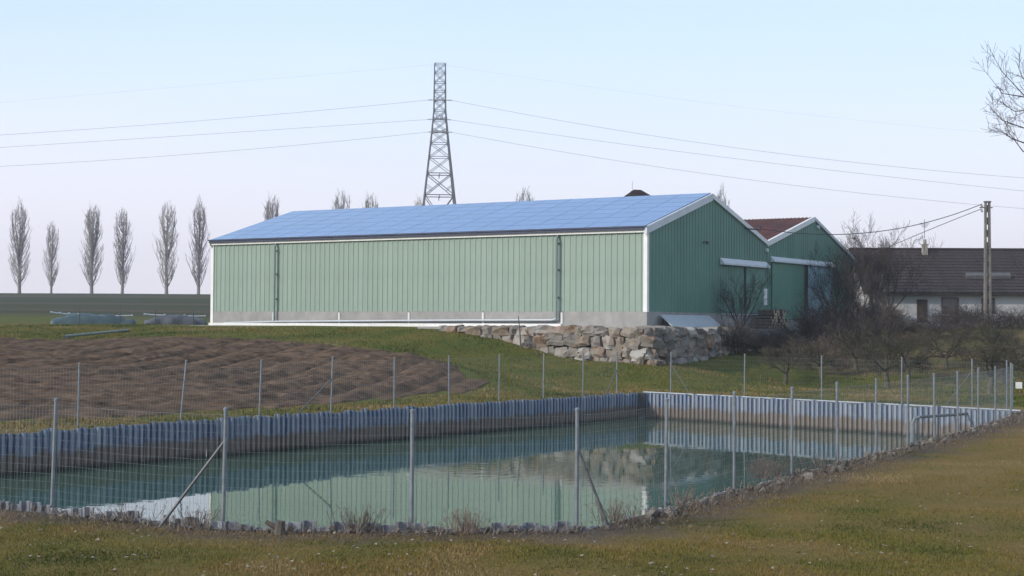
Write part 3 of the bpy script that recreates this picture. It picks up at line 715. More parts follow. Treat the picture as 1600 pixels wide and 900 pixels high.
# ------------------------------------------------------------------ second hangar with the rusty roof
G2 = 13.8; EV2, EVR, RG2 = EV, 4.42, 6.66
h2 = empty('rusty_roof_hangar', O + AY * (GW + .03), RZ); tag(h2, 'dark green hangar with rusty brown sheet roof and blue tarp doorway', 'hangar')
LB = 26
mb = MB(); mb.prism(gable_poly(.04, G2 - .04, -.3, EV2 - .12, RG2 - .12, EVR - .12), 'x', -LB, -.08); mb.build('inner_wall', M['cladding2'], h2)
def gab2(px, py):
    y, z = gab(px, py); return y - GW - .03, z
ya2, za2 = gab2(1203, 403); yb2, zb2 = gab2(1299, 415); hz2 = (za2 + zb2) / 2
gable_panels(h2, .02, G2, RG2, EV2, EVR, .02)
mb = MB()
nr_ = 30
pro = [(0, EV2 - .06)]
mb.prism([(.06, EV2 - .05), (G2 / 2, RG2), (G2 + .15, EVR - .05), (G2 + .15, EVR - .12), (G2 / 2, RG2 - .08), (.06, EV2 - .12)], 'x', -LB, .06)
rf = mb.build('roof', M['rust'], h2)
for i in range(26):      # corrugated roof sheets, each its own slope-long piece
    x0 = -LB + i * (LB / 26); w = LB / 26 - .01
    vs = []; prf = rib_profile(w, 4, .035)
    for x, d in prf: vs += [(x0 + x, .08, EV2 - .035 + d), (x0 + x, G2 / 2, RG2 + .012 + d)]
    b = MB(); b.add(vs, [(2 * k, 2 * k + 2, 2 * k + 3, 2 * k + 1) for k in range(len(prf) - 1)])
    b.build('roof_sheet', M['rust'], rf, fix=False)
verge(h2, .02, EV2 - .03, G2 / 2, RG2 + .03, .27, M['white_trim'])
verge(h2, G2 / 2, RG2 + .03, G2 + .1, EVR - .03, .16, M['grey_trim'])
mb = MB(); mb.prism([(.04, hz2 - .17), (.28, hz2 - .17), (.28, hz2 - .08), (.04, hz2 + .15)], 'y', ya2, yb2); mb.build('door_header', M['grey_trim'], h2)
yj, _ = gab2(1253.5, 450); yt, _ = gab2(1258.5, 450)
d2 = gbox(h2, 'sliding_door', M['door'], ya2 + .1, yj, .55, hz2 - .18, .055, .11)
gbox(d2, 'door_jamb', M['dark_metal'], yj + .01, yt, .2, hz2 - .18, .04, .10)
gbox(h2, 'concrete_panel', M['concrete'], ya2 + .1, yj + .1, -.4, .5, -.1, .06)
def tarp():
    b = MB(); nx, ny = 14, 18; y0, y1 = yt + .02, yb2; z1 = hz2 - .17; z0 = -.1
    vs = []
    for j in range(ny + 1):
        for i in range(nx + 1):
            f = i / nx; g_ = j / ny
            zlow = z0 - .45 * f
            vs.append((.10 + .10 * math.sin(f * 17 + 2 * g_) * (1 - .5 * g_) + .05 * noise.noise((f * 4, g_ * 3, 1)), y0 + (y1 - y0) * f + .04 * math.sin(g_ * 6), zlow + (z1 - zlow) * g_))
    fs = [(j * (nx + 1) + i, j * (nx + 1) + i + 1, (j + 1) * (nx + 1) + i + 1, (j + 1) * (nx + 1) + i) for j in range(ny) for i in range(nx)]
    b.add(vs, fs); o = b.build('tarp_curtain', M['tarp'], h2, smooth=True); o['label'] = 'blue tarp hanging in the doorway'
    sm = o.modifiers.new('thick', 'SOLIDIFY'); sm.thickness = .01
tarp()
yl, zl = gab2(1276, 355)
mb = MB(); mb.tube([(.05, yl, zl), (.16, yl, zl)], .11, 10); mb.build('round_lamp', M['conc_joint'], h2)

# ------------------------------------------------------------------ the yard slab, kerb and boulder wall
mb = MB()
q = [uv(-4.0, -2.3), uv(-4.0, 11.5), uv(.3, 11.5), uv(.3, 30), uv(-1.1, 30), uv(30, 30), uv(30, -1.6), uv(4.5, -2.3)]
q = [uv(-3.6, -1.8), uv(-3.55, 11.2), uv(-1.0, 12.5), uv(-1.0, 29.4), uv(28, 29.4), uv(28, -.9), uv(5.5, -1.8)]
mb.prism([(p.x, p.y) for p in q], 'z', -.6, YARD - .012); structure(mb.build('yard_slab', M['concrete']))
# long white boards lying along the yard edge
bo = empty('white_board', O, RZ); tag(bo, 'long white painted beam lying along the hangar foot', 'beam')
xb0, _ = fac(345, 500); xb1, _ = fac(893, 503)
for i in range(4):
    a = xb0 + (xb1 - xb0) * i / 4; b = xb0 + (xb1 - xb0) * (i + 1) / 4 - .02
    mb = MB(); mb.box(a, b, -1.02, -.80, 0.0, .17 - .012 * (3 - i)); mb.build('board', M['white_trim'], bo)

def stone_mesh(seed):
    r = random.Random(seed); n = 3; b = MB(); idx = {}; vs = []; fs = []
    def vid(p):
        k = tuple(round(c, 4) for c in p)
        if k not in idx:
            v = Vector(p); s = v.normalized() * .62
            q = v.lerp(s, .40) 
            q += Vector((noise.noise((p[0] * 1.6 + seed * 7, p[1] * 1.6, p[2] * 1.6)), noise.noise((p[0] * 1.6, p[1] * 1.6 + seed * 5, p[2] * 1.6)), noise.noise((p[0] * 1.6, p[1] * 1.6, p[2] * 1.6 + seed * 3)))) * .22
            q += Vector((r.uniform(-.03, .03), r.uniform(-.03, .03), r.uniform(-.03, .03)))
            idx[k] = len(vs); vs.append(q)
        return idx[k]
    for ax in range(3):
        for sgn in (-.5, .5):
            for i in range(n):
                for j in range(n):
                    quad = []
                    for a, c in ((0, 0), (1, 0), (1, 1), (0, 1)):
                        p = [0, 0, 0]; p[ax] = sgn; p[(ax + 1) % 3] = -.5 + (i + a) / n; p[(ax + 2) % 3] = -.5 + (j + c) / n
                        quad.append(vid(p))
                    fs.append(tuple(quad))
    b.add(vs, fs); return b.mesh('stone', M['boulder'])
STONES = [stone_mesh(i + 1) for i in range(8)]
bw = empty('boulder_wall', uv(-4.3, -2.6, 0), RZ); tag(bw, 'dry stone wall of big grey and rusty boulders below the hangar corner', 'boulder wall')
def boulders(L0, L1, along_x, base):
    """rows of boulders from the top down; along_x: local direction sign; base(s) ground height"""
    ztop = YARD + .02; row = 0
    while ztop > .3:
        hh = rng.uniform(.42, .58) if row else rng.uniform(.36, .46); s = L0 - rng.uniform(0, .5)
        while s < L1:
            w = rng.choice((rng.uniform(.4, .7), rng.uniform(.65, 1.0))); c = s + w / 2; hs = hh * rng.uniform(.88, 1.14)
            if ztop > base(c) + .02:
                dz = ztop - hh / 2 + rng.uniform(-.05, .05); dep = rng.uniform(.8, 1.1)
                if along_x: loc = (-c, .32 + rng.uniform(-.1, .08) - .06 * row, dz)
                else: loc = (-.42 + rng.uniform(-.12, .1) + .05 * row, c, dz)
                if row == 0: loc = (loc[0], loc[1], min(dz, YARD - hs * .5 + .05))
                o = link('boulder', rng.choice(STONES), bw, loc, (rng.uniform(-.12, .12), rng.uniform(-.14, .14), rng.uniform(-.12, .12) + rng.choice((0, math.pi))))
                o.scale = ((w * 1.06, dep, hs * 1.10) if along_x else (dep, w * 1.06, hs * 1.10))
            s += w * .99
        ztop -= hh * .97; row += 1
def basef(c): p = uv(-4.9, -2.6 + c); return tz(p.x, p.y)
def bases(c): p = uv(-4.3 + c, -3.1); return tz(p.x, p.y)
boulders(.1, 11.6, True, basef)
boulders(.4, 10.5, False, bases)
mb = MB(); mb.box(-11.6, -.48, .40, .80, -.5, 2.5); mb.box(-.80, -.40, .40, 10.2, -.501, 2.499); mb.build('earth_fill', M['soil'], bw)
# sticks leaning on the wall
def stick(px, py, qx, qy, Y, r, label):
    a = at_y(px, py, Y); b = at_y(qx, qy, Y + .35); a.z = min(a.z, tz(a.x, a.y) + .05)
    mb = MB(); mid = a.lerp(b, .5) + Vector((rng.uniform(-.03, .03), 0, 0)) - a
    mb.tube([(0, 0, 0), mid, b - a], [r, r * .85, r * .6], 6); mb.tube([mid, mid + Vector((.08, -.02, .22))], [r * .5, r * .25], 5)
    tag(mb.build('leaning_stick', M['bark'], loc=a), label, 'stick')
stick(840, 545, 821, 515, 75.1, .045, 'dark stick slanting against the orange boulders')
stick(814, 542, 810, 494, 75.9, .04, 'thin upright pole rising above the boulder wall top')
stick(996, 574, 1014, 545, 72.3, .045, 'dark branch leaning on the tall corner boulder')
# pale metal sheet leaning against the gable foot
mb = MB(); a = gab(1030, 493); b = gab(1096, 496)
sh = empty('leaning_sheet', O, RZ); tag(sh, 'pale grey metal sheet propped up at the gable foot', 'metal sheet')
y0s, y1s = gab(1029, 500)[0], gab(1098, 500)[0]
mb.prism([(.22, .62), (.95, .02), (.99, .06), (.26, .66)], 'y', y0s - .3, y1s + .25); mb.build('sheet', M['pipe'], sh)
mb = MB()
for yy in (y0s, y1s): mb.prism([(.22, .60), (.28, .60), (.28, 0), (.22, 0)], 'y', yy - .03, yy + .03)
mb.build('prop', M['brown_wood'], sh)
# log stack
ys0, _ = gab(1164, 490); ls = empty('log_stack', O + AX * .55 + AY * ys0, RZ); ls.location.z = YARD - .02; tag(ls, 'stack of cut firewood logs by the hangar doors', 'log pile')
mbs = []
for k in range(3):
    b = MB(); b.tube([(0, 0, 0), (.95, 0, 0)], [.10, .10], 9, cap=False); n0 = len(b.v)
    b.add([b.v[i] for i in range(9)], [tuple(range(9))[::-1]], 1); b.add([b.v[9 + i] for i in range(9)], [tuple(range(9))], 1); mbs.append(b.mesh('log', [M['bark'], M['wood_cut']]))
for r_ in range(6):
    for c in range(13 - r_):
        if r_ == 5 and rng.random() < .4: continue
        k = rng.uniform(.75, 1.15)
        link('log', rng.choice(mbs), ls, (rng.uniform(-.1, .1), c * .205 + r_ * .10, .10 + r_ * .175), (rng.uniform(-.05, .05), 0, rng.uniform(-.04, .04)), (1, k, k))

# ------------------------------------------------------------------ bare trees
def grow(mb, p, d, L, r, lev, P, rg):
    nseg = 4 if lev < 2 else 3
    pts = [p.copy()]; rad = [r]; dd = d.copy()
    for i in range(nseg):
        j = P['jit'] * (1 + .3 * lev)
        dd = (dd + Vector((rg.uniform(-j, j), rg.uniform(-j, j), rg.uniform(-j, j) + P['up'] * (1 if lev else .3)))).normalized()
        pts.append(pts[-1] + dd * (L / nseg)); rad.append(max(P['rmin'], r * (1 - .72 * (i + 1) / nseg)))
    mb.tube(pts, rad, 6 if lev == 0 else (4 if lev == 1 else 3), cap=False)
    if lev >= P['lev']: return
    n = P['n'][lev]
    for k in range(n):
        f = P['f0'] + (1 - P['f0']) * (k + rg.random()) / n; f = min(f, .99)
        x = f * nseg; i = min(int(x), nseg - 1); q = pts[i].lerp(pts[i + 1], x - i); rr = rad[i] + (rad[i + 1] - rad[i]) * (x - i)
        t = (pts[i + 1] - pts[i]).normalized(); a = t.orthogonal().normalized(); a.rotate(Matrix.Rotation(rg.uniform(0, 6.283), 3, t))
        ang = math.radians(rg.uniform(*P['ang'])); nd = t * math.cos(ang) + a * math.sin(ang)
        grow(mb, q, nd.normalized(), L * rg.uniform(*P['len']) * (1.1 - .45 * f), max(P['rmin'], rr * .62), lev + 1, P, rg)
def bare_tree_meshes(seed, H, trunk_h, r0, P, spread=45, mains=6, mats=('bark', 'twig')):
    rg = random.Random(seed)
    tr = MB(); tw = MB()
    tp = [Vector((0, 0, -.25))]; dd = Vector((rg.uniform(-.12, .12), rg.uniform(-.12, .12), 1))
    for i in range(4): tp.append(tp[-1] + (dd + Vector((rg.uniform(-.15, .15), rg.uniform(-.15, .15), 0))).normalized() * ((trunk_h + .25) / 4))
    tr.tube(tp, [r0 * 1.35, r0 * 1.05, r0, r0 * .95, r0 * .8], 8)
    top = tp[-1]
    for k in range(mains):
        az = 6.283 * (k + rg.uniform(-.25, .25)) / mains; el = math.radians(rg.uniform(spread - 18, spread + 18))
        d = Vector((math.cos(az) * math.sin(el), math.sin(az) * math.sin(el), math.cos(el)))
        grow(tw, top - Vector((0, 0, rg.uniform(0, trunk_h * .25))), d, (H - trunk_h) * rg.uniform(.62, .85), r0 * .5, 0, P, rg)
    return tr.mesh('trunk', M[mats[0]], True), tw.mesh('crown', M[mats[1]], fix=False)
def place_tree(name, meshes, loc, rz, sc, label, cat, group=None, crown='crown', trunk='trunk'):
    o = empty(name, loc, rz); o.scale = (sc[0], sc[0], sc[1]) if isinstance(sc, tuple) else (sc, sc, sc)
    if meshes[0]: link(trunk, meshes[0], o)
    link(crown, meshes[1], o); tag(o, label, cat, group); return o

# poplars on the ridge
def poplar_meshes(seed, leaders):
    rg = random.Random(seed); H = 20.0; tr = MB(); cr = MB()
    tr.tube([(0, 0, -.6), (0, 0, .5), (.05, 0, 4), (.1, .05, 9), (.05, 0, 13.5), (0, 0, 17.8)], [.38, .30, .24, .17, .10, .04], 7)
    def rad_at(h):
        f = h / H
        if f < .06: return 0
        return 2.45 * (((f - .06) / .36) ** .8 if f < .42 else max(.18, 1 - ((f - .42) / .60) ** 3.0))
    for k in range(120):
        h0 = 1.6 + 16.2 * (k / 120) ** 1.15 + rg.uniform(-.3, .3); az = rg.uniform(0, 6.283); ca, sa = math.cos(az), math.sin(az)
        L = rg.uniform(2.5, 6.5) * (1 - .45 * h0 / H); out = rg.uniform(.5, 1.0) ** .7
        pts = []; n = 5
        for i in range(n + 1):
            f = i / n; hh = h0 + L * (f ** .95); R = min(rad_at(min(hh, H)) * out, .12 + L * .40 * f ** .6)
            pts.append(Vector((ca * R + rg.uniform(-.06, .06), sa * R + rg.uniform(-.06, .06), hh)))
        cr.tube(pts, [.055 - .035 * i / n for i in range(n + 1)], 3, cap=False)
        for j in range(5):
            i = rg.randint(1, n - 1); q = pts[i].lerp(pts[i + 1], rg.random()); l = rg.uniform(.6, 1.7)
            e = q + Vector((rg.uniform(-.45, .45), rg.uniform(-.45, .45), 1)).normalized() * l
            cr.tube([q, q.lerp(e, .5) + Vector((rg.uniform(-.08, .08), rg.uniform(-.08, .08), 0)), e], [.019, .016, .012], 3, cap=False)
    for k in range(leaders):
        az = 6.283 * k / leaders + rg.uniform(-.4, .4); R = rg.uniform(.4, 1.7); h0 = rg.uniform(5, 9); hT = H * (1.02 - .06 * R * rg.uniform(.4, 1.4))
        pts = [Vector((0, 0, h0)), Vector((math.cos(az) * R * .6, math.sin(az) * R * .6, h0 + (hT - h0) * .35)), Vector((math.cos(az) * R, math.sin(az) * R, h0 + (hT - h0) * .7)), Vector((math.cos(az) * R * 1.05, math.sin(az) * R, hT))]
        cr.tube(pts, [.12, .1, .07, .03], 4, cap=False)
        for j in range(30):
            f = rg.random() ** .8; x = f * 3; i = min(int(x), 2); q = pts[i].lerp(pts[i + 1], x - i); l = rg.uniform(.7, 1.9) * (1.15 - .6 * f)
            e = q + Vector((rg.uniform(-.5, .5), rg.uniform(-.5, .5), 1)).normalized() * l
            cr.tube([q, q.lerp(e, .5) + Vector((rg.uniform(-.1, .1), rg.uniform(-.1, .1), 0)), e], [.024, .02, .014], 3, cap=False)
    return tr.mesh('trunk', M['bark_pop'], True), cr.mesh('crown', M['bark_pop'], fix=False)
POP = [poplar_meshes(3, 6), poplar_meshes(8, 4), poplar_meshes(21, 7)]
PY = 352
pops = [(30, 322, 460, 0, 1.0, 'bare full-bodied poplar at the far end of the ridge row'), (80, 350, 460, 1, .85, 'bare short slim poplar, smallest tree of the ridge row'), (143, 325, 461, 2, 1.05, 'bare broad poplar between the smallest poplar and a twin-tipped one'),
        (191, 330, 461, 1, .93, 'bare narrow twin-tipped poplar third from the hangar wall'), (260, 320, 462, 1, 1.03, 'bare tall forked poplar second from the hangar wall'), (310, 318, 462, 0, .9, 'bare tall slim poplar standing next to the hangar end wall'),
        (423, 311, 463, 2, .95, 'bare poplar tips rising over the low end of solar roof'), (532, 303, 463, 1, .95, 'bare forked poplar tips rising over the solar roof ridge'), (577, 309, 463, 2, .9, 'bare thin poplar tips between forked tips and pylon'), (653, 312, 463, 1, .8, 'faint bare poplar tip right beside the pylon leg'),
        (820, 299, 464, 1, .9, 'lone bare poplar tip above the middle of solar roof'), (1127, 301, 466, 0, .8, 'bare poplar tip behind the hangar gable peak')]
for i, (px, yt_, yb, k, wd, lab) in enumerate(pops):
    Y = PY + rng.uniform(-6, 6); b = at_y(px, yb, Y); t = at_y(px, yt_, Y); b.z = min(b.z, tz(b.x, b.y)) ; hgt = t.z - b.z
    place_tree('poplar_tree', POP[k], b, rng.uniform(0, 6.28), (wd * hgt / 20 * 1.38, hgt / 20.2), lab, 'tree', 'bare poplars along the ridge')

# orchard
PA = dict(jit=.20, up=.05, lev=3, n=[7, 7, 6], f0=.22, ang=(28, 70), len=(.42, .66), rmin=.0062)
PB = dict(jit=.16, up=.10, lev=3, n=[6, 6, 6], f0=.2, ang=(20, 50), len=(.45, .7), rmin=.0065)
APP = [bare_tree_meshes(31, 3.6, .95, .13, PA, 52, 6, ('moss_bark', 'twig_olive')), bare_tree_meshes(32, 3.8, 1.1, .14, PA, 48, 6, ('moss_bark', 'twig_olive')), bare_tree_meshes(33, 3.4, .9, .12, PA, 58, 7, ('moss_bark', 'twig_olive'))]
TALL = [bare_tree_meshes(41, 6.0, 1.0, .11, PB, 26, 7, ('bark', 'twig')), bare_tree_meshes(42, 6.0, .8, .10, PB, 22, 8, ('bark', 'twig_red'))]
orch = [(1226, 601, 0, .95, 'gnarled bare apple tree standing alone below the log stack'), (1283, 588, 2, .8, 'small bare apple tree behind the middle fence post of the orchard strip'), (1386, 606, 1, 1.08, 'bare apple tree with forked trunk in the middle of the orchard'),
        (1420, 598, 2, 1.05, 'bare apple tree close behind the forked one'), (1340, 583, 1, 1.0, 'bare apple tree under the hangar eave corner'), (1545, 617, 0, 1.1, 'bare apple tree with thick trunk near the fence brace'),
        (1568, 600, 1, 1.15, 'bare apple tree between utility pole and white plate'), (1480, 578, 2, 1.0, 'bare apple tree on the bank below the house window'), (1610, 604, 2, 1.15, 'bare apple tree spreading above the white plate')]
for px, py, k, s, lab in orch:
    p = hit(px, py, 55, 110); place_tree('apple_tree', APP[k], p, rng.uniform(0, 6.28), (s * .86, s * .76), lab, 'tree', 'bare orchard trees')
tall = [(1157, 84, 0, .72, 'slim bare sapling in front of the sliding door seam'), (1322, 97, 1, .95, 'tall reddish bare thicket tree covering the tarp doorway edge'), (1302, 95, 0, .9, 'tall bare tree at the side of the tarp doorway'), (1362, 100, 1, 1.2, 'tall bare tree before the dark end of the house roof'),
        (1390, 102, 0, 1.2, 'tall bare tree reaching up to the house chimney side'), (1345, 93, 0, .75, 'bare tree at the corner of the rusty hangar')]
for px, Y, k, s, lab in tall:
    p = ground_at(px, Y); place_tree('bare_tree', TALL[k], p, rng.uniform(0, 6.28), (s * .72, s * .92), lab, 'tree')
# thicket shrubs
def shrub_meshes(seed, H, mt, n=17, spread=.55):
    rg = random.Random(seed); tw = MB(); P = dict(jit=.18, up=.06, lev=2, n=[7, 6], f0=.2, ang=(18, 55), len=(.4, .66), rmin=.006)
    for k in range(n):
        a = rg.uniform(0, 6.283); R = rg.uniform(0, .7); d = Vector((math.cos(a) * spread * rg.random(), math.sin(a) * spread * rg.random(), 1)).normalized()
        grow(tw, Vector((math.cos(a) * R, math.sin(a) * R, -.1)), d, H * rg.uniform(.6, 1), .026, 0, P, rg)
    return None, tw.mesh('stems', M[mt], fix=False)
SHR = [shrub_meshes(51, 2.4, 'twig_red'), shrub_meshes(52, 2.6, 'twig'), shrub_meshes(53, 1.8, 'twig_red', 18, .9), shrub_meshes(54, 2.0, 'straw', 16, .8)]
shr = [(1155, 80, 1, .75, 'dark bare shrub at the shaded end of the boulder wall'), (1182, 82, 2, .85, 'reddish bramble clump below the log stack'), (1210, 84, 0, .7, 'reddish bare shrub under the white door panel'), (1235, 83, 3, .8, 'straw coloured bramble below the second hangar door'),
       (1258, 86, 2, .85, 'reddish bramble clump in front of the door jamb'), (1285, 85, 0, .8, 'reddish bare shrub below the tarp curtain'), (1310, 88, 1, .8, 'dark bare shrub beside the tarp curtain'), (1335, 86, 2, 1.0, 'spreading bramble at the rusty hangar corner'),
       (1362, 90, 0, .85, 'reddish bare shrub before the left end of house'), (1390, 88, 3, .8, 'straw coloured shrub on the bank before the house'), (1415, 92, 2, .7, 'reddish bramble in front of the house door'), (1445, 92, 2, .55, 'low bramble below the house wall between door and window'),
       (1484, 97, 1, .95, 'dense dark shrub half hiding the house window'), (1505, 96, 0, .8, 'reddish shrub to the pole side of the house window'), (1525, 90, 2, .7, 'bramble at the foot of the utility pole'), (1562, 96, 3, .95, 'straw coloured shrub right of the utility pole'),
       (1592, 94, 1, .95, 'dark shrub in front of the white wall end'), (1455, 86, 2, .75, 'low bramble on the bank under the house'), (1290, 81, 3, .6, 'low straw coloured bramble on the orchard slope'), (1225, 81, 2, .6, 'low reddish bramble behind the lone apple tree'),
       (1110, 78, 2, .4, 'small bramble at the foot of the shaded boulders'), (1345, 81, 2, .7, 'low bramble between apple trees on the slope'), (1400, 83, 2, .7, 'low bramble behind the forked apple tree'), (1320, 79, 3, .55, 'thin straw clump on the orchard slope')]
more = [(1140, 79.5, 1, .6, 'dark low shrub hugging the last shaded boulder'), (1168, 81, 0, .75, 'reddish shrub just left of the log stack'), (1196, 83, 1, .75, 'dark shrub right in front of the log stack'), (1222, 85, 1, .8, 'dark shrub under the second hangar door corner'),
        (1246, 84, 0, .85, 'reddish shrub between straw bramble and door jamb'), (1272, 87, 1, .85, 'dark shrub under the tarp curtain edge'), (1298, 86.5, 2, 1.1, 'wide bramble under the hanging tarp'), (1322, 90, 0, .95, 'reddish shrub against the rusty hangar gable'),
        (1350, 88, 1, 1.0, 'dark shrub between hangar corner and house'), (1376, 89, 2, 1.1, 'wide bramble before the dark end of the farmhouse'), (1402, 90, 1, .8, 'dark shrub left of the farmhouse door'), (1430, 89, 2, .8, 'low wide bramble below the farmhouse door'),
        (1466, 90, 1, .8, 'dark shrub below the farmhouse window'), (1496, 92, 2, .9, 'wide bramble left of the utility pole foot'), (1512, 94, 1, .95, 'dark shrub touching the utility pole'), (1545, 91, 1, .8, 'dark shrub right at the utility pole base'),
        (1580, 91, 2, 1.0, 'wide bramble below the white wall end'), (1604, 90, 0, 1.0, 'reddish shrub beyond the white wall end'), (1200, 80.5, 2, .6, 'low bramble left of the lone apple tree crown'), (1255, 80, 2, .65, 'low bramble right of the lone apple tree'), (1305, 83, 1, .65, 'dark low shrub on the slope under the tarp'),
        (1370, 84, 1, .75, 'dark low shrub behind the forked apple tree crown'), (1425, 84, 2, .8, 'low bramble on the slope beneath the farmhouse door'), (1500, 85, 2, .7, 'low bramble on the slope before the utility pole'), (1560, 84, 1, .75, 'dark low shrub on the slope right of the pole')]
for px, Y, k, s, lab in shr + more:
    hs_ = rng.uniform(.32, .72) if px > 1398 else (.42 if 1160 < px < 1250 else .9)
    p = ground_at(px, Y); place_tree('bare_shrub', SHR[k], p, rng.uniform(0, 6.28), (s * 1.15, s * hs_), lab, 'shrub', None, 'stems')

# lawn tree whose branches enter at the right
def lawn_tree():
    """trunk just outside the frame; its left limbs reach over the lawn"""
    rg = random.Random(12); Y = 31.0; base = at_y(1745, 500, Y); base.z = tz(base.x, base.y)
    root = empty('lawn_tree', base); tag(root, 'bare tree on the lawn whose thin branches hang into the sky', 'tree')
    def Q(px, py, dy=0): return at_y(px, py, Y + dy) - base
    tr = MB(); fork = Q(1742, 330); tr.tube([(0, 0, -.3), (0, 0, .4), fork * .5 + Vector((.05, 0, 0)), fork, Q(1750, 200), Q(1745, 80)], [.2, .16, .14, .12, .08, .04], 8); tr.build('trunk', M['bark'], root, smooth=True)
    cr = MB(); P = dict(jit=.13, up=.10, lev=1, n=[5], f0=.2, ang=(25, 60), len=(.45, .7), rmin=.0028)
    limbs = [[(1744, 285, 0), (1680, 222, .1), (1600, 149, .2), (1566, 112, .2), (1550, 84, .2)], [(1690, 232, .1), (1640, 160, .0), (1597, 151, -.2), (1566, 146, -.3), (1541, 113, -.3)],
             [(1744, 270, 0), (1660, 212, -.4), (1600, 200, -.5), (1566, 188, -.6), (1543, 162, -.6)], [(1744, 310, 0), (1660, 268, .4), (1598, 236, .5), (1577, 208, .6), (1571, 190, .6)],
             [(1660, 205, 0), (1610, 172, .3), (1585, 174, .4), (1563, 158, .5)], [(1650, 190, .1), (1620, 150, .6), (1596, 118, .8), (1588, 96, .9)], [(1640, 230, -.3), (1602, 224, -.6), (1580, 216, -.8), (1560, 200, -.9)],
             [(1745, 250, 0), (1820, 200, .6), (1870, 130, 1), (1890, 60, 1.2)], [(1745, 220, 0), (1790, 140, -.8), (1810, 60, -1.3), (1815, -20, -1.5)], [(1746, 180, 0), (1722, 100, .8), (1716, 20, 1.2), (1712, -50, 1.3)], [(1745, 260, 0), (1780, 220, -1.5), (1830, 190, -2.6), (1850, 120, -3)], [(1745, 240, 0), (1740, 190, 1.6), (1752, 130, 2.6), (1770, 70, 3)]]
    for L in limbs:
        pts = [Q(*p) for p in L]; n = len(pts); rr = [.020 - .0165 * i / (n - 1) for i in range(n)]; cr.tube(pts, rr, 4, cap=False)
        for k in range(11):
            x = (.25 + .75 * rg.random()) * (n - 1); i = min(int(x), n - 2); q = pts[i].lerp(pts[i + 1], x - i); t = (pts[i + 1] - pts[i]).normalized()
            a = t.orthogonal(); a.rotate(Matrix.Rotation(rg.uniform(0, 6.283), 3, t)); d = (t * .75 + a.normalized() * .6 + Vector((0, 0, .15))).normalized()
            grow(cr, q, d, rg.uniform(.18, .5), .0038, 0, P, rg)
    cr.build('crown', M['lawn_twig'], root, fix=False)
M['lawn_twig'] = mat('lawn_twig', (.10, .085, .075), (.15, .13, .115), 3, .95)
lawn_tree()

# ------------------------------------------------------------------ house beyond the orchard
HX0 = at_y(1352, 500, 106).x; hl = 24.0; hd = 10.0
hb = Vector((HX0, 106, 2.85)); ho = empty('farmhouse', hb, math.radians(-2)); tag(ho, 'low white farmhouse with long dark brown tiled roof', 'house')
zr = at_y(1450, 389, 111).z - hb.z; ze = at_y(1450, 455, 106).z - hb.z
mb = MB(); mb.prism([(0, -.6), (hd, -.6), (hd, ze), (hd / 2, zr - .3), (0, ze)], 'x', .3, hl); mb.build('wall', M['white_wall'], ho)
M['old_sheet'] = mat('old_grey_sheet', (.075, .07, .074), (.10, .095, .10), 3, .8)
M['roof_tile'] = mat('roof_tile', (.024, .0175, .0185), (.040, .029, .030), 1.2, .9, rand=.10, bump=.2, bscale=8)
mb = MB(); mb.prism([(-.55, ze - .12), (hd / 2, zr - .06), (hd + .5, ze - .12), (hd + .5, ze - .25), (hd / 2, zr - .2), (-.55, ze - .25)], 'x', -.2, hl + .4)
rfo = mb.build('roof', M['roof_tile'], ho)
hsl = math.atan2(zr - ze, hd / 2 + .55); hsl_len = math.hypot(zr - ze, hd / 2 + .55); nrow = 14
rowm = MB(); rh = hsl_len / nrow; ncw = 60
for c in range(ncw):      # one course of tiles: a waved strip with real steps
    w = (hl + .6) / ncw; x = -.2 + c * w
    rowm.add([(x, -.0, .055), (x + w * .5, 0, .085), (x + w, 0, .055), (x, rh * 1.06, .015), (x + w * .5, rh * 1.06, .045), (x + w, rh * 1.06, .015), (x, 0, 0), (x + w, 0, 0)], [(0, 1, 4, 3), (1, 2, 5, 4), (6, 7, 2, 1, 0)])
rowmesh = rowm.mesh('tile_course', M['roof_tile'], fix=False)
for i in range(nrow):
    link('tile_course', rowmesh, rfo, (0, -.55 + i * rh * math.cos(hsl), ze - .12 + i * rh * math.sin(hsl)), (hsl, 0, 0))
mb = MB(); mb.tube([(-.2, hd / 2, zr - .04), (hl + .4, hd / 2, zr - .04)], .11, 8); mb.build('ridge_tiles', M['roof_tile'], rfo)
cxx = at_y(1443, 400, 110).x - hb.x
mb = MB(); mb.box(cxx - .17, cxx + .17, hd / 2 - .75, hd / 2 - .35, zr - .9, zr + .22); mb.box(cxx - .21, cxx + .21, hd / 2 - .79, hd / 2 - .31, zr + .22, zr + .30); mb.tube([(cxx, hd / 2 - .55, zr + .30), (cxx, hd / 2 - .55, zr + .62)], [.12, .09], 8); mb.build('chimney', M['clay_pot'], rfo)
mb = MB(); mb.tube([(cxx, hd / 2 - .47, zr + .7), (cxx, hd / 2 - .47, zr + 2.0)], .02, 5)
for k in range(5): mb.tube([(cxx - .35 + .05 * k, hd / 2 - .47 + .0, zr + 1.75 - .07 * k), (cxx + .35 - .05 * k, hd / 2 - .47, zr + 1.75 - .07 * k)], .012, 4)
mb.build('aerial', M['dark_metal'], rfo)
xs0 = at_y(1502, 434, 108).x - hb.x; xs1 = at_y(1570, 434, 108).x - hb.x
fz = (at_y(1530, 434, 107.7).z - hb.z); fy = -.55 + (fz - .10 - ze + .12) / math.tan(hsl)
mb = MB(); mb.prism([(fy - .18, fz - .10), (fy + .18, fz + .11), (fy + .15, fz + .33), (fy - .21, fz + .12)], 'x', xs0, xs1); mb.build('roof_strip', M['old_sheet'], rfo)
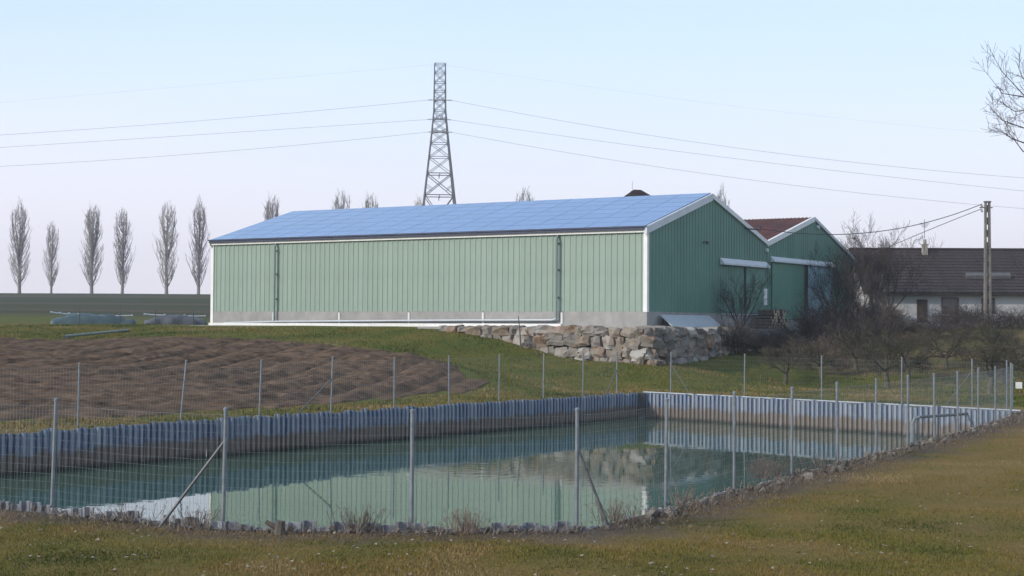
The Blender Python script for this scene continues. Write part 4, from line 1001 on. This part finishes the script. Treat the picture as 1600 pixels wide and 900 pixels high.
def hwin(name, x0, x1, y0, y1, mt, fr=True):
    a = at_y(x0, y1, 106) - hb; b = at_y(x1, y0, 106) - hb
    mb = MB(); mb.box(a.x, b.x, -.04, .02, a.z, b.z); o = mb.build(name, mt, ho)
    mb = MB(); t = .09
    mb.box(a.x - t, a.x, -.07, .03, a.z - .003, b.z + t); mb.box(b.x, b.x + t, -.07, .03, a.z - .003, b.z + t); mb.box(a.x + .001, b.x - .001, -.07, .03, b.z + .002, b.z + t); mb.box(a.x - t - .05, b.x + t + .05, -.12, .03, a.z - t, a.z - .004)
    mb.build('frame', M['brown_wood'], o)
hwin('door', 1434, 1446, 470, 501, M['brown_wood']); hwin('window', 1472, 1494, 467, 489, M['glass']); hwin('window', 1534, 1550, 468, 489, M['glass'])
# grey verge at the house end and low white garden wall
gw_ = empty('garden_wall', at_y(1500, 513, 101)); gw_.location.z = tz(gw_.location.x, gw_.location.y); tag(gw_, 'low pale garden wall below the utility pole', 'garden wall')
mb = MB(); mb.box(-1.5, 7, -.12, .12, -.3, .75); mb.build('wall', M['white_wall'], gw_); mb = MB(); mb.box(-1.55, 7.05, -.17, .17, .755, .84); mb.build('coping', M['conc_joint'], gw_)

# far roof peeking over the solar ridge
fy_ = 150; fb = at_y(993, 330, fy_); fr_ = empty('distant_house', (fb.x, fy_, tz(fb.x, fy_)), 0); tag(fr_, 'dark house roof peeping over the solar panel ridge', 'house')
tzp = at_y(993, 302.5, fy_).z - fr_.location.z
mb = MB(); mb.box(-3.6, 3.6, -4, 4, -.5, tzp - 2.2); mb.build('wall', M['white_wall'], fr_)
mb = MB(); mb.prism([(-3.9, tzp - 2.4), (-.5, tzp), (.15, tzp - .02), (4.4, tzp - 2.4)], 'y', -4.4, 4.4); r_ = mb.build('roof', M['roof_tile'], fr_)
mb = MB(); mb.box(-.45, -.1, -.2, .2, tzp - .4, tzp + .25); mb.tube([(-.3, 0, tzp), (-.3, 0, tzp + 1.2)], .02, 4); mb.build('chimney', M['clay_pot'], r_)

# ------------------------------------------------------------------ utility pole and cables
PYD = 93
pb = at_y(1543, 512, PYD); ptop = at_y(1543.5, 315, PYD); pb.z = tz(pb.x, pb.y); ph = ptop.z - pb.z
pl = empty('utility_pole', pb); tag(pl, 'tall concrete utility pole with ladder holes by the house', 'pole')
M['pole'] = mat('weathered_concrete', (.13, .12, .105), (.20, .185, .165), 3, .95, bump=.3, extra=streaks(.5, (.10, .095, .085), (4, 4, .5)))
w0, w1 = .155, .105
mb = MB()
for s in (-1, 1):
    mb.add([(s * w0 - .05, -.14, -.5), (s * w0 + .06, -.14, -.5), (s * w0 + .06, .14, -.5), (s * w0 - .06, .14, -.5), (s * w1 - .05, -.1, ph), (s * w1 + .05, -.1, ph), (s * w1 + .05, .1, ph), (s * w1 - .05, .1, ph)],
           [(0, 3, 2, 1), (4, 5, 6, 7), (0, 1, 5, 4), (1, 2, 6, 5), (2, 3, 7, 6), (3, 0, 4, 7)])
mb.build('flange', M['pole'], pl)
z = -.4
k = 0
while z < ph - .4:
    w = w0 + (w1 - w0) * z / ph; b = MB(); hh = .42
    b.box(-w + .045, w - .045, -.06, .06, z, z + hh); b.build('rung', M['pole'], pl); z += .72; k += 1
mb = MB(); mb.box(-.19, .19, -.13, .13, ph - .06, ph + .03); mb.tube([(-.45, 0, ph - .35), (.3, 0, ph - .35)], .035, 6)
mb.build('head_plate', M['pole'], pl)
for dz in (.35, .62):
    b = MB(); b.tube([(-.30, -.05, ph - dz), (-.36, -.05, ph - dz + .1), (-.36, -.05, ph - dz + .2)], [.05, .07, .03], 7); b.build('insulator', M['porcelain'], pl)
def cable(pts, r, name, label, cat, group=None, n=40):
    """parabola through three points; ends exactly on the first and last"""
    a, b, c = [Vector(p) for p in pts]; mb = MB(); L = []
    tm = (b - a).dot(c - a) / (c - a).length_squared
    sag = (a.lerp(c, tm).z - b.z) / max(1e-6, 4 * tm * (1 - tm))
    for i in range(n + 1):
        t = i / n; p = a.lerp(c, t); p.z -= 4 * sag * t * (1 - t); L.append(p - a)
    mb.tube(L, r, 4); return tag(mb.build(name, M['cable'], loc=a, smooth=True), label, cat, group)
e1 = bracket_w; s1 = ptop + Vector((-.36, -.05, -.15))
mid1 = at_y(1330, 366, (e1.y + s1.y) / 2)
cable((s1, mid1, e1), .022, 'service_cable', 'sagging cable from the pole top to the hangar wall bracket', 'cable')
s2 = ptop + Vector((-.36, -.05, -.42)); e2 = O + AX * .2 + AY * (GW + G2 + .1) + Vector((0, 0, EVR - .1)); mid2 = at_y(1440, 366, (s2.y + e2.y) / 2)
cable((s2, mid2, e2), .020, 'service_cable', 'lower sagging cable from the pole to the rusty hangar eave', 'cable')

# ------------------------------------------------------------------ transmission tower
TY = 350
tb = at_y(685, 463, TY); tb.z = tz(tb.x, TY)
tw_ = empty('transmission_tower', tb, math.radians(4)); tag(tw_, 'tall dark lattice steel pylon rising behind the solar roof', 'pylon')
def tzz(py): return at_y(686, py, TY).z - tb.z
lev = [(0, 11.4), (tzz(380), 8.7), (tzz(306), 6.4), (tzz(272), 5.35), (tzz(246), 4.55), (tzz(224), 3.9), (tzz(206), 3.4), (tzz(189), 2.95), (tzz(173), 2.55), (tzz(158), 2.5), (tzz(143), 2.5), (tzz(129), 2.45), (tzz(114), 2.4), (tzz(100), 2.4)]
def corner(w, i): return ((-1, 1, 1, -1)[i] * w / 2, (-1, -1, 1, 1)[i] * w / 2)
for i in range(4):
    b = MB(); b.tube([(*corner(w, i), z) for z, w in lev], [.24 - .011 * q_ for q_ in range(len(lev))], 4); b.build('leg', M['pylon'], tw_)
for li in range(len(lev) - 1):
    (za_, wa), (zb__, wb) = lev[li], lev[li + 1]; b = MB(); r = .085 if li < 3 else .06
    for i in range(4):
        j = (i + 1) % 4; A0 = Vector((*corner(wa, i), za_)); A1 = Vector((*corner(wa, j), za_)); B0 = Vector((*corner(wb, i), zb__)); B1 = Vector((*corner(wb, j), zb__))
        b.tube([A0, B1], r, 4); b.tube([A1, B0], r, 4); b.tube([B0, B1], r * 1.1, 4)
        if li < 3:
            X = isect(Vector((A0.x, A0.y, 0)), Vector((1, 0, 0)), Vector((0, 0, 0)), Vector((0, 1, 0))) if False else (A0 + A1 + B0 + B1) / 4
            Mi = (B0 + B1) / 2; b.tube([A0.lerp(B0, .5), A0.lerp(B1, .28)], r * .7, 4); b.tube([A1.lerp(B1, .5), A1.lerp(B0, .28)], r * .7, 4)
            b.tube([Mi, Mi + Vector((0, 0, -.8))], r, 4)
    b.build('bracing', M['pylon'], tw_)
arms = [(160, -4.2), (182, 4.6), (210, -5.0)]
wires_at = []
for py, ln in arms:
    zz = tzz(py); w = np.interp(zz, [q[0] for q in lev], [q[1] for q in lev]); b = MB(); sg = 1 if ln > 0 else -1
    tip = Vector((0, ln, zz))
    for s in (-1, 1):
        b.tube([(s * w / 2, sg * w / 2, zz), tip], .09, 4); b.tube([(s * w / 2, sg * w / 2, zz + 1.3), tip], .07, 4)
        b.tube([(s * w / 4, (sg * w / 2 + ln) / 2, zz), (s * w / 4 , (sg * w / 2 + ln) / 2, zz + .65)], .05, 4)
    b.build('cross_arm', M['pylon'], tw_)
    for s in (-1, 1):
        b = MB(); b.tube([tip, tip + Vector((s * 2.6, 0, -.12))], .09, 6)
        for k in range(8): b.tube([tip + Vector((s * (.4 + k * .27), 0, -.02)), tip + Vector((s * (.47 + k * .27), 0, -.02))], .17, 6)
        b.build('insulator_string', M['porcelain'], tw_)
    wires_at.append(tip)
tw_m = Matrix.Translation(tb) @ Matrix.Rotation(math.radians(4), 4, 'Z')
leftm = [((333, 187), (0, 211)), ((333, 209), (0, 230.5)), ((333, 238), (0, 260))]
rightm = [((1150, 231), (1600, 278)), ((1150, 248), (1600, 298.5)), ((1150, 278), (1600, 326))]
names = ['upper', 'middle', 'lower']
def wire(a, pm, pe, ext, Y, r, label):
    """parabola in depth plane, fitted through tower end and two photo points, then carried on past the frame"""
    m_ = at_y(*pm, Y); e_ = at_y(*pe, Y); X = np.array([a.x, m_.x, e_.x]); Z = np.array([a.z, m_.z, e_.z]); c = np.polyfit(X, Z, 2)
    xe = e_.x + (e_.x - a.x) * ext; pts = []
    for i in range(61):
        x = a.x + (xe - a.x) * i / 60; pts.append(Vector((x - a.x, 0, float(np.polyval(c, x)) - a.z)))
    mb = MB(); mb.tube(pts, r, 4); tag(mb.build('power_line', M['cable'], loc=a, smooth=True), label, 'power line', 'high voltage wires')
for i, tip in enumerate(wires_at):
    a = tw_m @ (tip + Vector((-2.6, 0, -.12))); wire(a, *leftm[i], .35, a.y, .026, names[i] + ' power line running from the pylon over the poplar row')
    a = tw_m @ (tip + Vector((2.6, 0, -.12))); wire(a, *rightm[i], .35, a.y, .026, names[i] + ' power line running from the pylon over the farmhouse')
topw = tw_m @ Vector((0, 0, lev[-1][0]))
wire(topw, (333, 131), (0, 160), .3, TY, .008, 'thin earth wire from the pylon top over the poplar row')
wire(topw, (1150, 166), (1600, 212), .3, TY, .008, 'thin earth wire from the pylon top over the farmhouse')

# ------------------------------------------------------------------ things on the left of the yard
def bundle(px0, px1, py0, py1, Y, mt, label, name, nseg=22, hgt=.75, dep=1.2, seed=1):
    a = at_y(px0, py1, Y); b = at_y(px1, py1, Y + 1.0); a.z = tz(a.x, a.y) - .05; b.z = tz(b.x, b.y) - .05
    L = (b - a).length; root = empty(name, a, math.atan2(b.y - a.y, b.x - a.x)); tag(root, label, 'tarp heap')
    mb = MB(); n = 9; vs = []
    for i in range(nseg + 1):
        f = i / nseg; x = f * L; e = min(1, f * 4, (1 - f) * 3)
        for j in range(n):
            q = math.pi * j / (n - 1); y = -math.cos(q) * dep / 2; z = math.sin(q) ** .7 * hgt * (.45 + .55 * e) * (1 + .2 * noise.noise((x * .8, seed, 0)))
            vs.append((x, y + .12 * noise.noise((x * 1.5, j * .7, seed)), z + .2 * noise.noise((x * 2.2, j * .9, seed + 4)) * (1 if 0 < j < n - 1 else 0)))
    fs = [(i * n + j, i * n + j + 1, (i + 1) * n + j + 1, (i + 1) * n + j) for i in range(nseg) for j in range(n - 1)]
    fs += [tuple(range(n)), tuple(nseg * n + j for j in range(n))[::-1]]
    mb.add(vs, fs); mb.build('cover', mt, root, smooth=True)
    return root, L
t1, L1 = bundle(80, 212, 486, 503, 98, M['tarp_green'], 'long low heap under a dark blue-green tarpaulin', 'tarp_heap', seed=2, hgt=.66)
t2, L2 = bundle(226, 322, 486, 502, 100, M['tarp_grey'], 'low heap under grey tarpaulin near the hangar end wall', 'tarp_heap', seed=9, hgt=.6)
def lying_pipe(px0, py0, px1, py1, Y, r, label):
    a = at_y(px0, py0, Y); b = at_y(px1, py1, Y + .4); mb = MB(); n = 8
    mb.tube([(b - a) * (i / n) + Vector((0, 0, -.04 * math.sin(math.pi * i / n) + rng.uniform(-.01, .01))) for i in range(n + 1)], r, 8)
    for f in (.0, .33, .66, 1): q = (b - a) * f; d = (b - a).normalized() * .06; mb.tube([q - d, q + d], r * 1.4, 8)
    tag(mb.build('irrigation_pipe', M['pipe'], loc=a), label, 'pipe')
lying_pipe(80, 488, 122, 491, 98.3, .05, 'short pale pipe jutting out over the tarp heap end')
lying_pipe(114, 491.5, 206, 493, 98.6, .04, 'long pale pipe lying on the blue-green tarp heap')
lying_pipe(226, 491, 320, 494, 100.5, .045, 'long pale pipe lying on the grey tarp heap')
for px, lab in ((124, 'dark thin stake at the front of the blue-green tarp heap'), (187, 'dark thin stake where the blue-green tarp heap ends'), (243, 'dark thin stake at the start of the grey tarp heap'), (302, 'dark thin stake beside the hangar end wall')):
    p = ground_at(px, 95.5); mb = MB(); mb.tube([(0, 0, -.3), (.01, 0, .95), (.0, 0, 1.0)], [.03, .03, .015], 6); mb.tube([(0, 0, .6), (.06, 0, .6)], .01, 4); tag(mb.build('stake', M['dark_metal'], loc=p), lab, 'stake')
# green rail lying on a stub post at the field edge
pa_ = hit(103, 536); pb_ = at_y(200, 516, 84)
gr = empty('green_rail', pa_); tag(gr, 'green metal rail resting on a stub post at the field edge', 'rail')
mb = MB(); mb.box(-.09, .09, -.09, .09, -.2, .32); mb.build('stub_post', M['dark_metal'], gr)
mb = MB(); mb.tube([Vector((0, 0, .30)), pb_ - pa_], .07, 8); mb.build('rail', M['green_rail'], gr)
mb = MB(); q = pb_ - pa_; zg = tz(pb_.x, pb_.y) - pa_.z; mb.tube([q, (q.x, q.y, zg - .1)], .05, 6); mb.build('support', M['green_rail'], gr)

# ------------------------------------------------------------------ pump pipe in the pond corner
ja = on_z(1432, 652, -.12); jb = on_z(1568, 643, -.12)
jr = empty('pump_pipe', ja); tag(jr, 'blue-grey pipe reaching across the pond corner on thin legs', 'pipe')
mb = MB(); mb.tube([Vector((0, 0, 0)), jb - ja], .045, 8); mb.build('pipe', M['old_steel'], jr)
for f in (.02, .2, .42, .66):
    q = (jb - ja) * f; mb = MB(); mb.tube([q + Vector((0, 0, .05)), q + Vector((rng.uniform(-.06, .06), 0, -1.3))], .03, 6); mb.build('leg', M['steel'], jr)
mb = MB(); mb.tube([(-.12, 0, -1.0), (-.12, 0, -.85), (-.12, 0, -.35), (-.12, 0, -.2), (-.05, 0, -.03), (.1, 0, 0)], [.06, .08, .08, .06, .05, .05], 10); mb.build('strainer', M['steel'], jr)

# ------------------------------------------------------------------ bank stones, weeds, stump
def edge_pts(pts, n, off):
    segs = [(a, b, (b - a).length) for a, b in zip(pts, pts[1:])]; T = sum(s[2] for s in segs); out = []
    for i in range(n):
        d = T * (i + rng.random()) / n
        for a, b, l in segs:
            if d <= l: 
                t = (b - a).normalized(); nn = Vector((t.y, -t.x, 0)); out.append(a + t * d + nn * rng.uniform(*off)); break
            d -= l
    return out
M['rim_stone'] = mat('rim_stone', (.07, .06, .05), (.20, .18, .155), 6, .95, rand=.5, bump=.4)
SM = [stone_mesh(i + 30) for i in range(5)]
for q in SM: q.materials[0] = M['rim_stone']
for i, p in enumerate(edge_pts([N4, R1, R3, R4, R5], 150, (.05, .55))):
    s = rng.uniform(.04, .10) if rng.random() < .85 else rng.uniform(.1, .17); z = tz(p.x, p.y)
    o = link('bank_stone', rng.choice(SM), None, (p.x, p.y, z + s * .12), (rng.uniform(0, 6), rng.uniform(0, 6), rng.uniform(0, 6)), (s, s * rng.uniform(.7, 1.2), s * rng.uniform(.5, .8)))
    tag(o, 'rough stone lying on the rim of the right lawn bank', 'stone', 'stones along the right pond rim')
for i, p in enumerate(edge_pts([N1, N2, N3, N4], 70, (.0, .35))):
    s = rng.uniform(.03, .08)
    o = link('bank_stone', rng.choice(SM), None, (p.x, p.y, s * .1), (rng.uniform(0, 6), rng.uniform(0, 6), rng.uniform(0, 6)), (s, s * rng.uniform(.7, 1.2), s * .6))
    tag(o, 'small stone at the foot of the front fence', 'stone', 'small stones along the front fence')
def weed_mesh(seed, n, h, sp):
    rg = random.Random(seed); mb = MB()
    for k in range(n):
        a = rg.uniform(0, 6.283); R = rg.random() * sp * .4; b = Vector((math.cos(a) * R, math.sin(a) * R, -.03)); l = h * rg.uniform(.4, 1)
        d = Vector((math.cos(a) * rg.uniform(0, sp), math.sin(a) * rg.uniform(0, sp), 1)).normalized(); e = b + d * l + Vector((rg.uniform(-.1, .1) * l, rg.uniform(-.1, .1) * l, 0)); m_ = b.lerp(e, .55) + Vector((0, 0, l * .06))
        mb.tube([b, m_, e], [.005, .004, .0025], 3, cap=False)
        for j in range(3):
            q = m_.lerp(e, rg.random()); mb.tube([q, q + Vector((rg.uniform(-.1, .1), rg.uniform(-.1, .1), rg.uniform(.02, .12))) * (l * 1.6)], [.003, .002], 3, cap=False)
    return mb.mesh('weed', M['straw'], fix=False)
WEED = [weed_mesh(1, 60, .34, .8), weed_mesh(2, 45, .26, 1.1), weed_mesh(3, 80, .42, .7)]
for px, py, k, s, lab in ((560, 829, 0, 1.1, 'dry weed clump left of the middle front fence post'), (730, 830, 2, .85, 'tall dry weed clump right of the middle front fence post'), (650, 831, 1, .8, 'small dry weed at the middle front fence post foot'), (200, 812, 1, 1.1, 'dry weeds beside the bright water reflection'), (310, 821, 0, .9, 'dry weeds by the foot of the slanting brace'),
                          (960, 812, 0, 1.0, 'dry weeds at the fence corner brace foot'), (1060, 785, 1, 1.3, 'dry weeds by the first right bank post'), (1190, 745, 2, 1.0, 'tall dry weeds between the right bank posts'), (1215, 741, 0, 1.1, 'dry weed clump before the third right bank post'), (1290, 727, 1, 1.2, 'dry weeds just before the fourth right bank post')):
    p = on_z(px, py, 0); p.z = tz(p.x, p.y); o = empty('dry_weed', p, rng.uniform(0, 6)); o.scale = (s, s, s); w = link('stems', WEED[k], o); w['kind'] = 'stuff'; tag(o, lab, 'weed', 'dry weeds on the near banks')
# litter of dead weed stalks along the rim, uncountable
def rim_litter():
    pts = edge_pts([LC.lerp(N1, .55), N1, N2, N3, N4, R1, R3, R4, R5], 5200, (-.05, .75)); mb = MB()
    for p in pts:
        z = tz(p.x, p.y) if rng.random() < .02 else 0; l = rng.uniform(.05, .22); a = rng.uniform(0, 6.283); e = Vector((math.cos(a) * l, math.sin(a) * l, rng.uniform(0, .12)))
        n = Vector((-e.y, e.x, 0)).normalized() * rng.uniform(.002, .006); b = Vector((p.x, p.y, rng.uniform(-.02, .03)))
        mb.add([b - n, b + n, b + e * .6 + n * .8 + Vector((0, 0, .02)), b + e * .6 - n * .8 + Vector((0, 0, .02)), b + e], [(0, 1, 2, 3), (3, 2, 4)])
    o = mb.build('dead_stalks', M['straw'], fix=False); tag(o, 'dead brown stalks littering the near pond rim', 'plant litter', None, 'stuff')
rim_litter()
sp0 = on_z(436, 832, 0); st = empty('tree_stump', sp0); tag(st, 'small dark broken stump at the water edge by the front fence', 'stump')
mb = MB(); mb.tube([(0, 0, -.05), (.01, 0, .06), (.02, 0, .15)], [.085, .07, .06], 9); mb.build('trunk', M['bark'], st)
mb = MB(); mb.tube([(0, 0, .05), (-.10, 0, .10), (-.17, 0, .14)], [.04, .035, .025], 7); mb.build('branch_stub', M['bark'], st)

# ------------------------------------------------------------------ grass blades and fallen leaves
def blades(n, region, hmin, hmax, wmin, wmax, name, label, drymean):
    pts = region(n); P = np.asarray(pts); P = P[~in_poly(P, POND)]; pd = pond_dist(P); k_ = pd > .1 + 1.5 * NR.random_sample(len(P)) ** 1.5; P = P[k_]; pd = pd[k_]; n = len(P); z = terr(P) + lumps(P) - .015
    a = NR.uniform(0, 6.283, n); h = NR.uniform(hmin, hmax, n); w = NR.uniform(wmin, wmax, n); ln = NR.uniform(0, .9, n) * h; la = NR.uniform(0, 6.283, n)
    clump = np.array([noise.noise((x * .55, y * .55, 1)) + .6 * noise.noise((x * 1.7, y * 1.7, 5)) for x, y in P]); h = h * (1 + .5 * clump)
    v0 = np.column_stack([P[:, 0] - np.cos(a) * w, P[:, 1] - np.sin(a) * w, z]); v1 = np.column_stack([P[:, 0] + np.cos(a) * w, P[:, 1] + np.sin(a) * w, z])
    v2 = np.column_stack([P[:, 0] + np.cos(la) * ln, P[:, 1] + np.sin(la) * ln, z + h])
    V = np.stack([v0, v1, v2], 1).reshape(-1, 3)
    me = bpy.data.meshes.new(name); me.vertices.add(3 * n); me.vertices.foreach_set('co', V.ravel().astype(np.float32))
    me.loops.add(3 * n); me.loops.foreach_set('vertex_index', np.arange(3 * n, dtype=np.int32)); me.polygons.add(n); me.polygons.foreach_set('loop_start', np.arange(0, 3 * n, 3, dtype=np.int32))
    patch = np.array([noise.noise((x * .3, y * .3, 9)) + .5 * noise.noise((x * .9, y * .9, 2)) for x, y in P])
    t = np.clip(drymean + .3 * np.exp(-pd / 1.2) + patch * .95 + NR.normal(0, .15, n), 0, 1)
    at = me.attributes.new('tint', 'FLOAT', 'POINT'); at.data.foreach_set('value', np.repeat(t, 3).astype(np.float32))
    me.materials.append(M['blade']); me.update(); me.validate()
    o = link(name, me); tag(o, label, 'grass', None, 'stuff')
def reg_lawn(n):
    Y = 15.5 + 38 * NR.random_sample(n) ** 1.55; half = Y * .34; X = NR.uniform(-1, 1, n) * half
    return np.column_stack([X, Y])
def lawn_filter(n):
    P = reg_lawn(n); u = (P - np.array([O.x, O.y])) @ np.array([-AX.x, -AX.y]); return P[(u < -6.3)]
blades(640000, lawn_filter, .018, .05, .004, .009, 'lawn_grass', 'short mottled green and straw lawn grass in front of the pond', .57)
def reg_bank(n):
    Y = NR.uniform(36, 95, n); X = NR.uniform(-.36, .36, n) * Y; P = np.column_stack([X, Y])
    rel = P - np.array([O.x, O.y]); u = rel @ np.array([AY.x, AY.y]); v = -(rel @ np.array([AX.x, AX.y]))
    near_side = (v < -6) & (u < -12.5)
    P = P[~near_side & ~in_poly(P, FIELD) & ~((u > -4.2) & (v > -2.6) & (v < 30)) & ~((u > 4) & (v > -4))]
    return P
blades(260000, reg_bank, .05, .12, .012, .025, 'bank_grass', 'green grass on the far bank and under the orchard trees', .44)
def leaves(n):
    mb = MB()
    for i in range(n):
        Y = 15.8 + 14 * rng.random() ** 1.6; X = rng.uniform(-.34, .34) * Y; p = Vector((X, Y, 0))
        a = np.array([[X, Y]])
        if in_poly(a, POND)[0] or pond_dist(a)[0] < .1: continue
        if noise.noise((X * .5, Y * .5, 11)) < rng.uniform(-.5, .25): continue
        s = rng.uniform(.012, .042); b = rng.uniform(0, 6.283); c, d = math.cos(b) * s, math.sin(b) * s; z = .03 + rng.uniform(0, .03)
        mb.add([(X - c, Y - d, z), (X - d * .5, Y + c * .5, z + rng.uniform(0, s * .7)), (X + c, Y + d, z + rng.uniform(0, s * .5)), (X + d * .5, Y - c * .5, z + rng.uniform(0, s * .7))], [(0, 1, 2), (0, 2, 3)])
    o = mb.build('fallen_leaves', M['leaf'], fix=False); tag(o, 'pale fallen leaves scattered over the lawn', 'leaves', None, 'stuff')
leaves(1500)

# ------------------------------------------------------------------ winter haze
def haze():
    b = MB().box(-1080, 1080, -330, 1560, -24, 70)
    mt = bpy.data.materials.new('haze_air'); mt.use_nodes = True; N = mt.node_tree.nodes; N.clear()
    out = N.new('ShaderNodeOutputMaterial'); v = N.new('ShaderNodeVolumePrincipled'); v.inputs['Color'].default_value = (.86, .90, .98, 1); v.inputs['Density'].default_value = .0004
    v.inputs['Anisotropy'].default_value = .2
    mt.node_tree.links.new(v.outputs[0], out.inputs['Volume'])
    o = b.build('haze', mt); o['kind'] = 'stuff'; o['label'] = 'thin pale winter haze over the whole place'; o['category'] = 'haze'
haze()
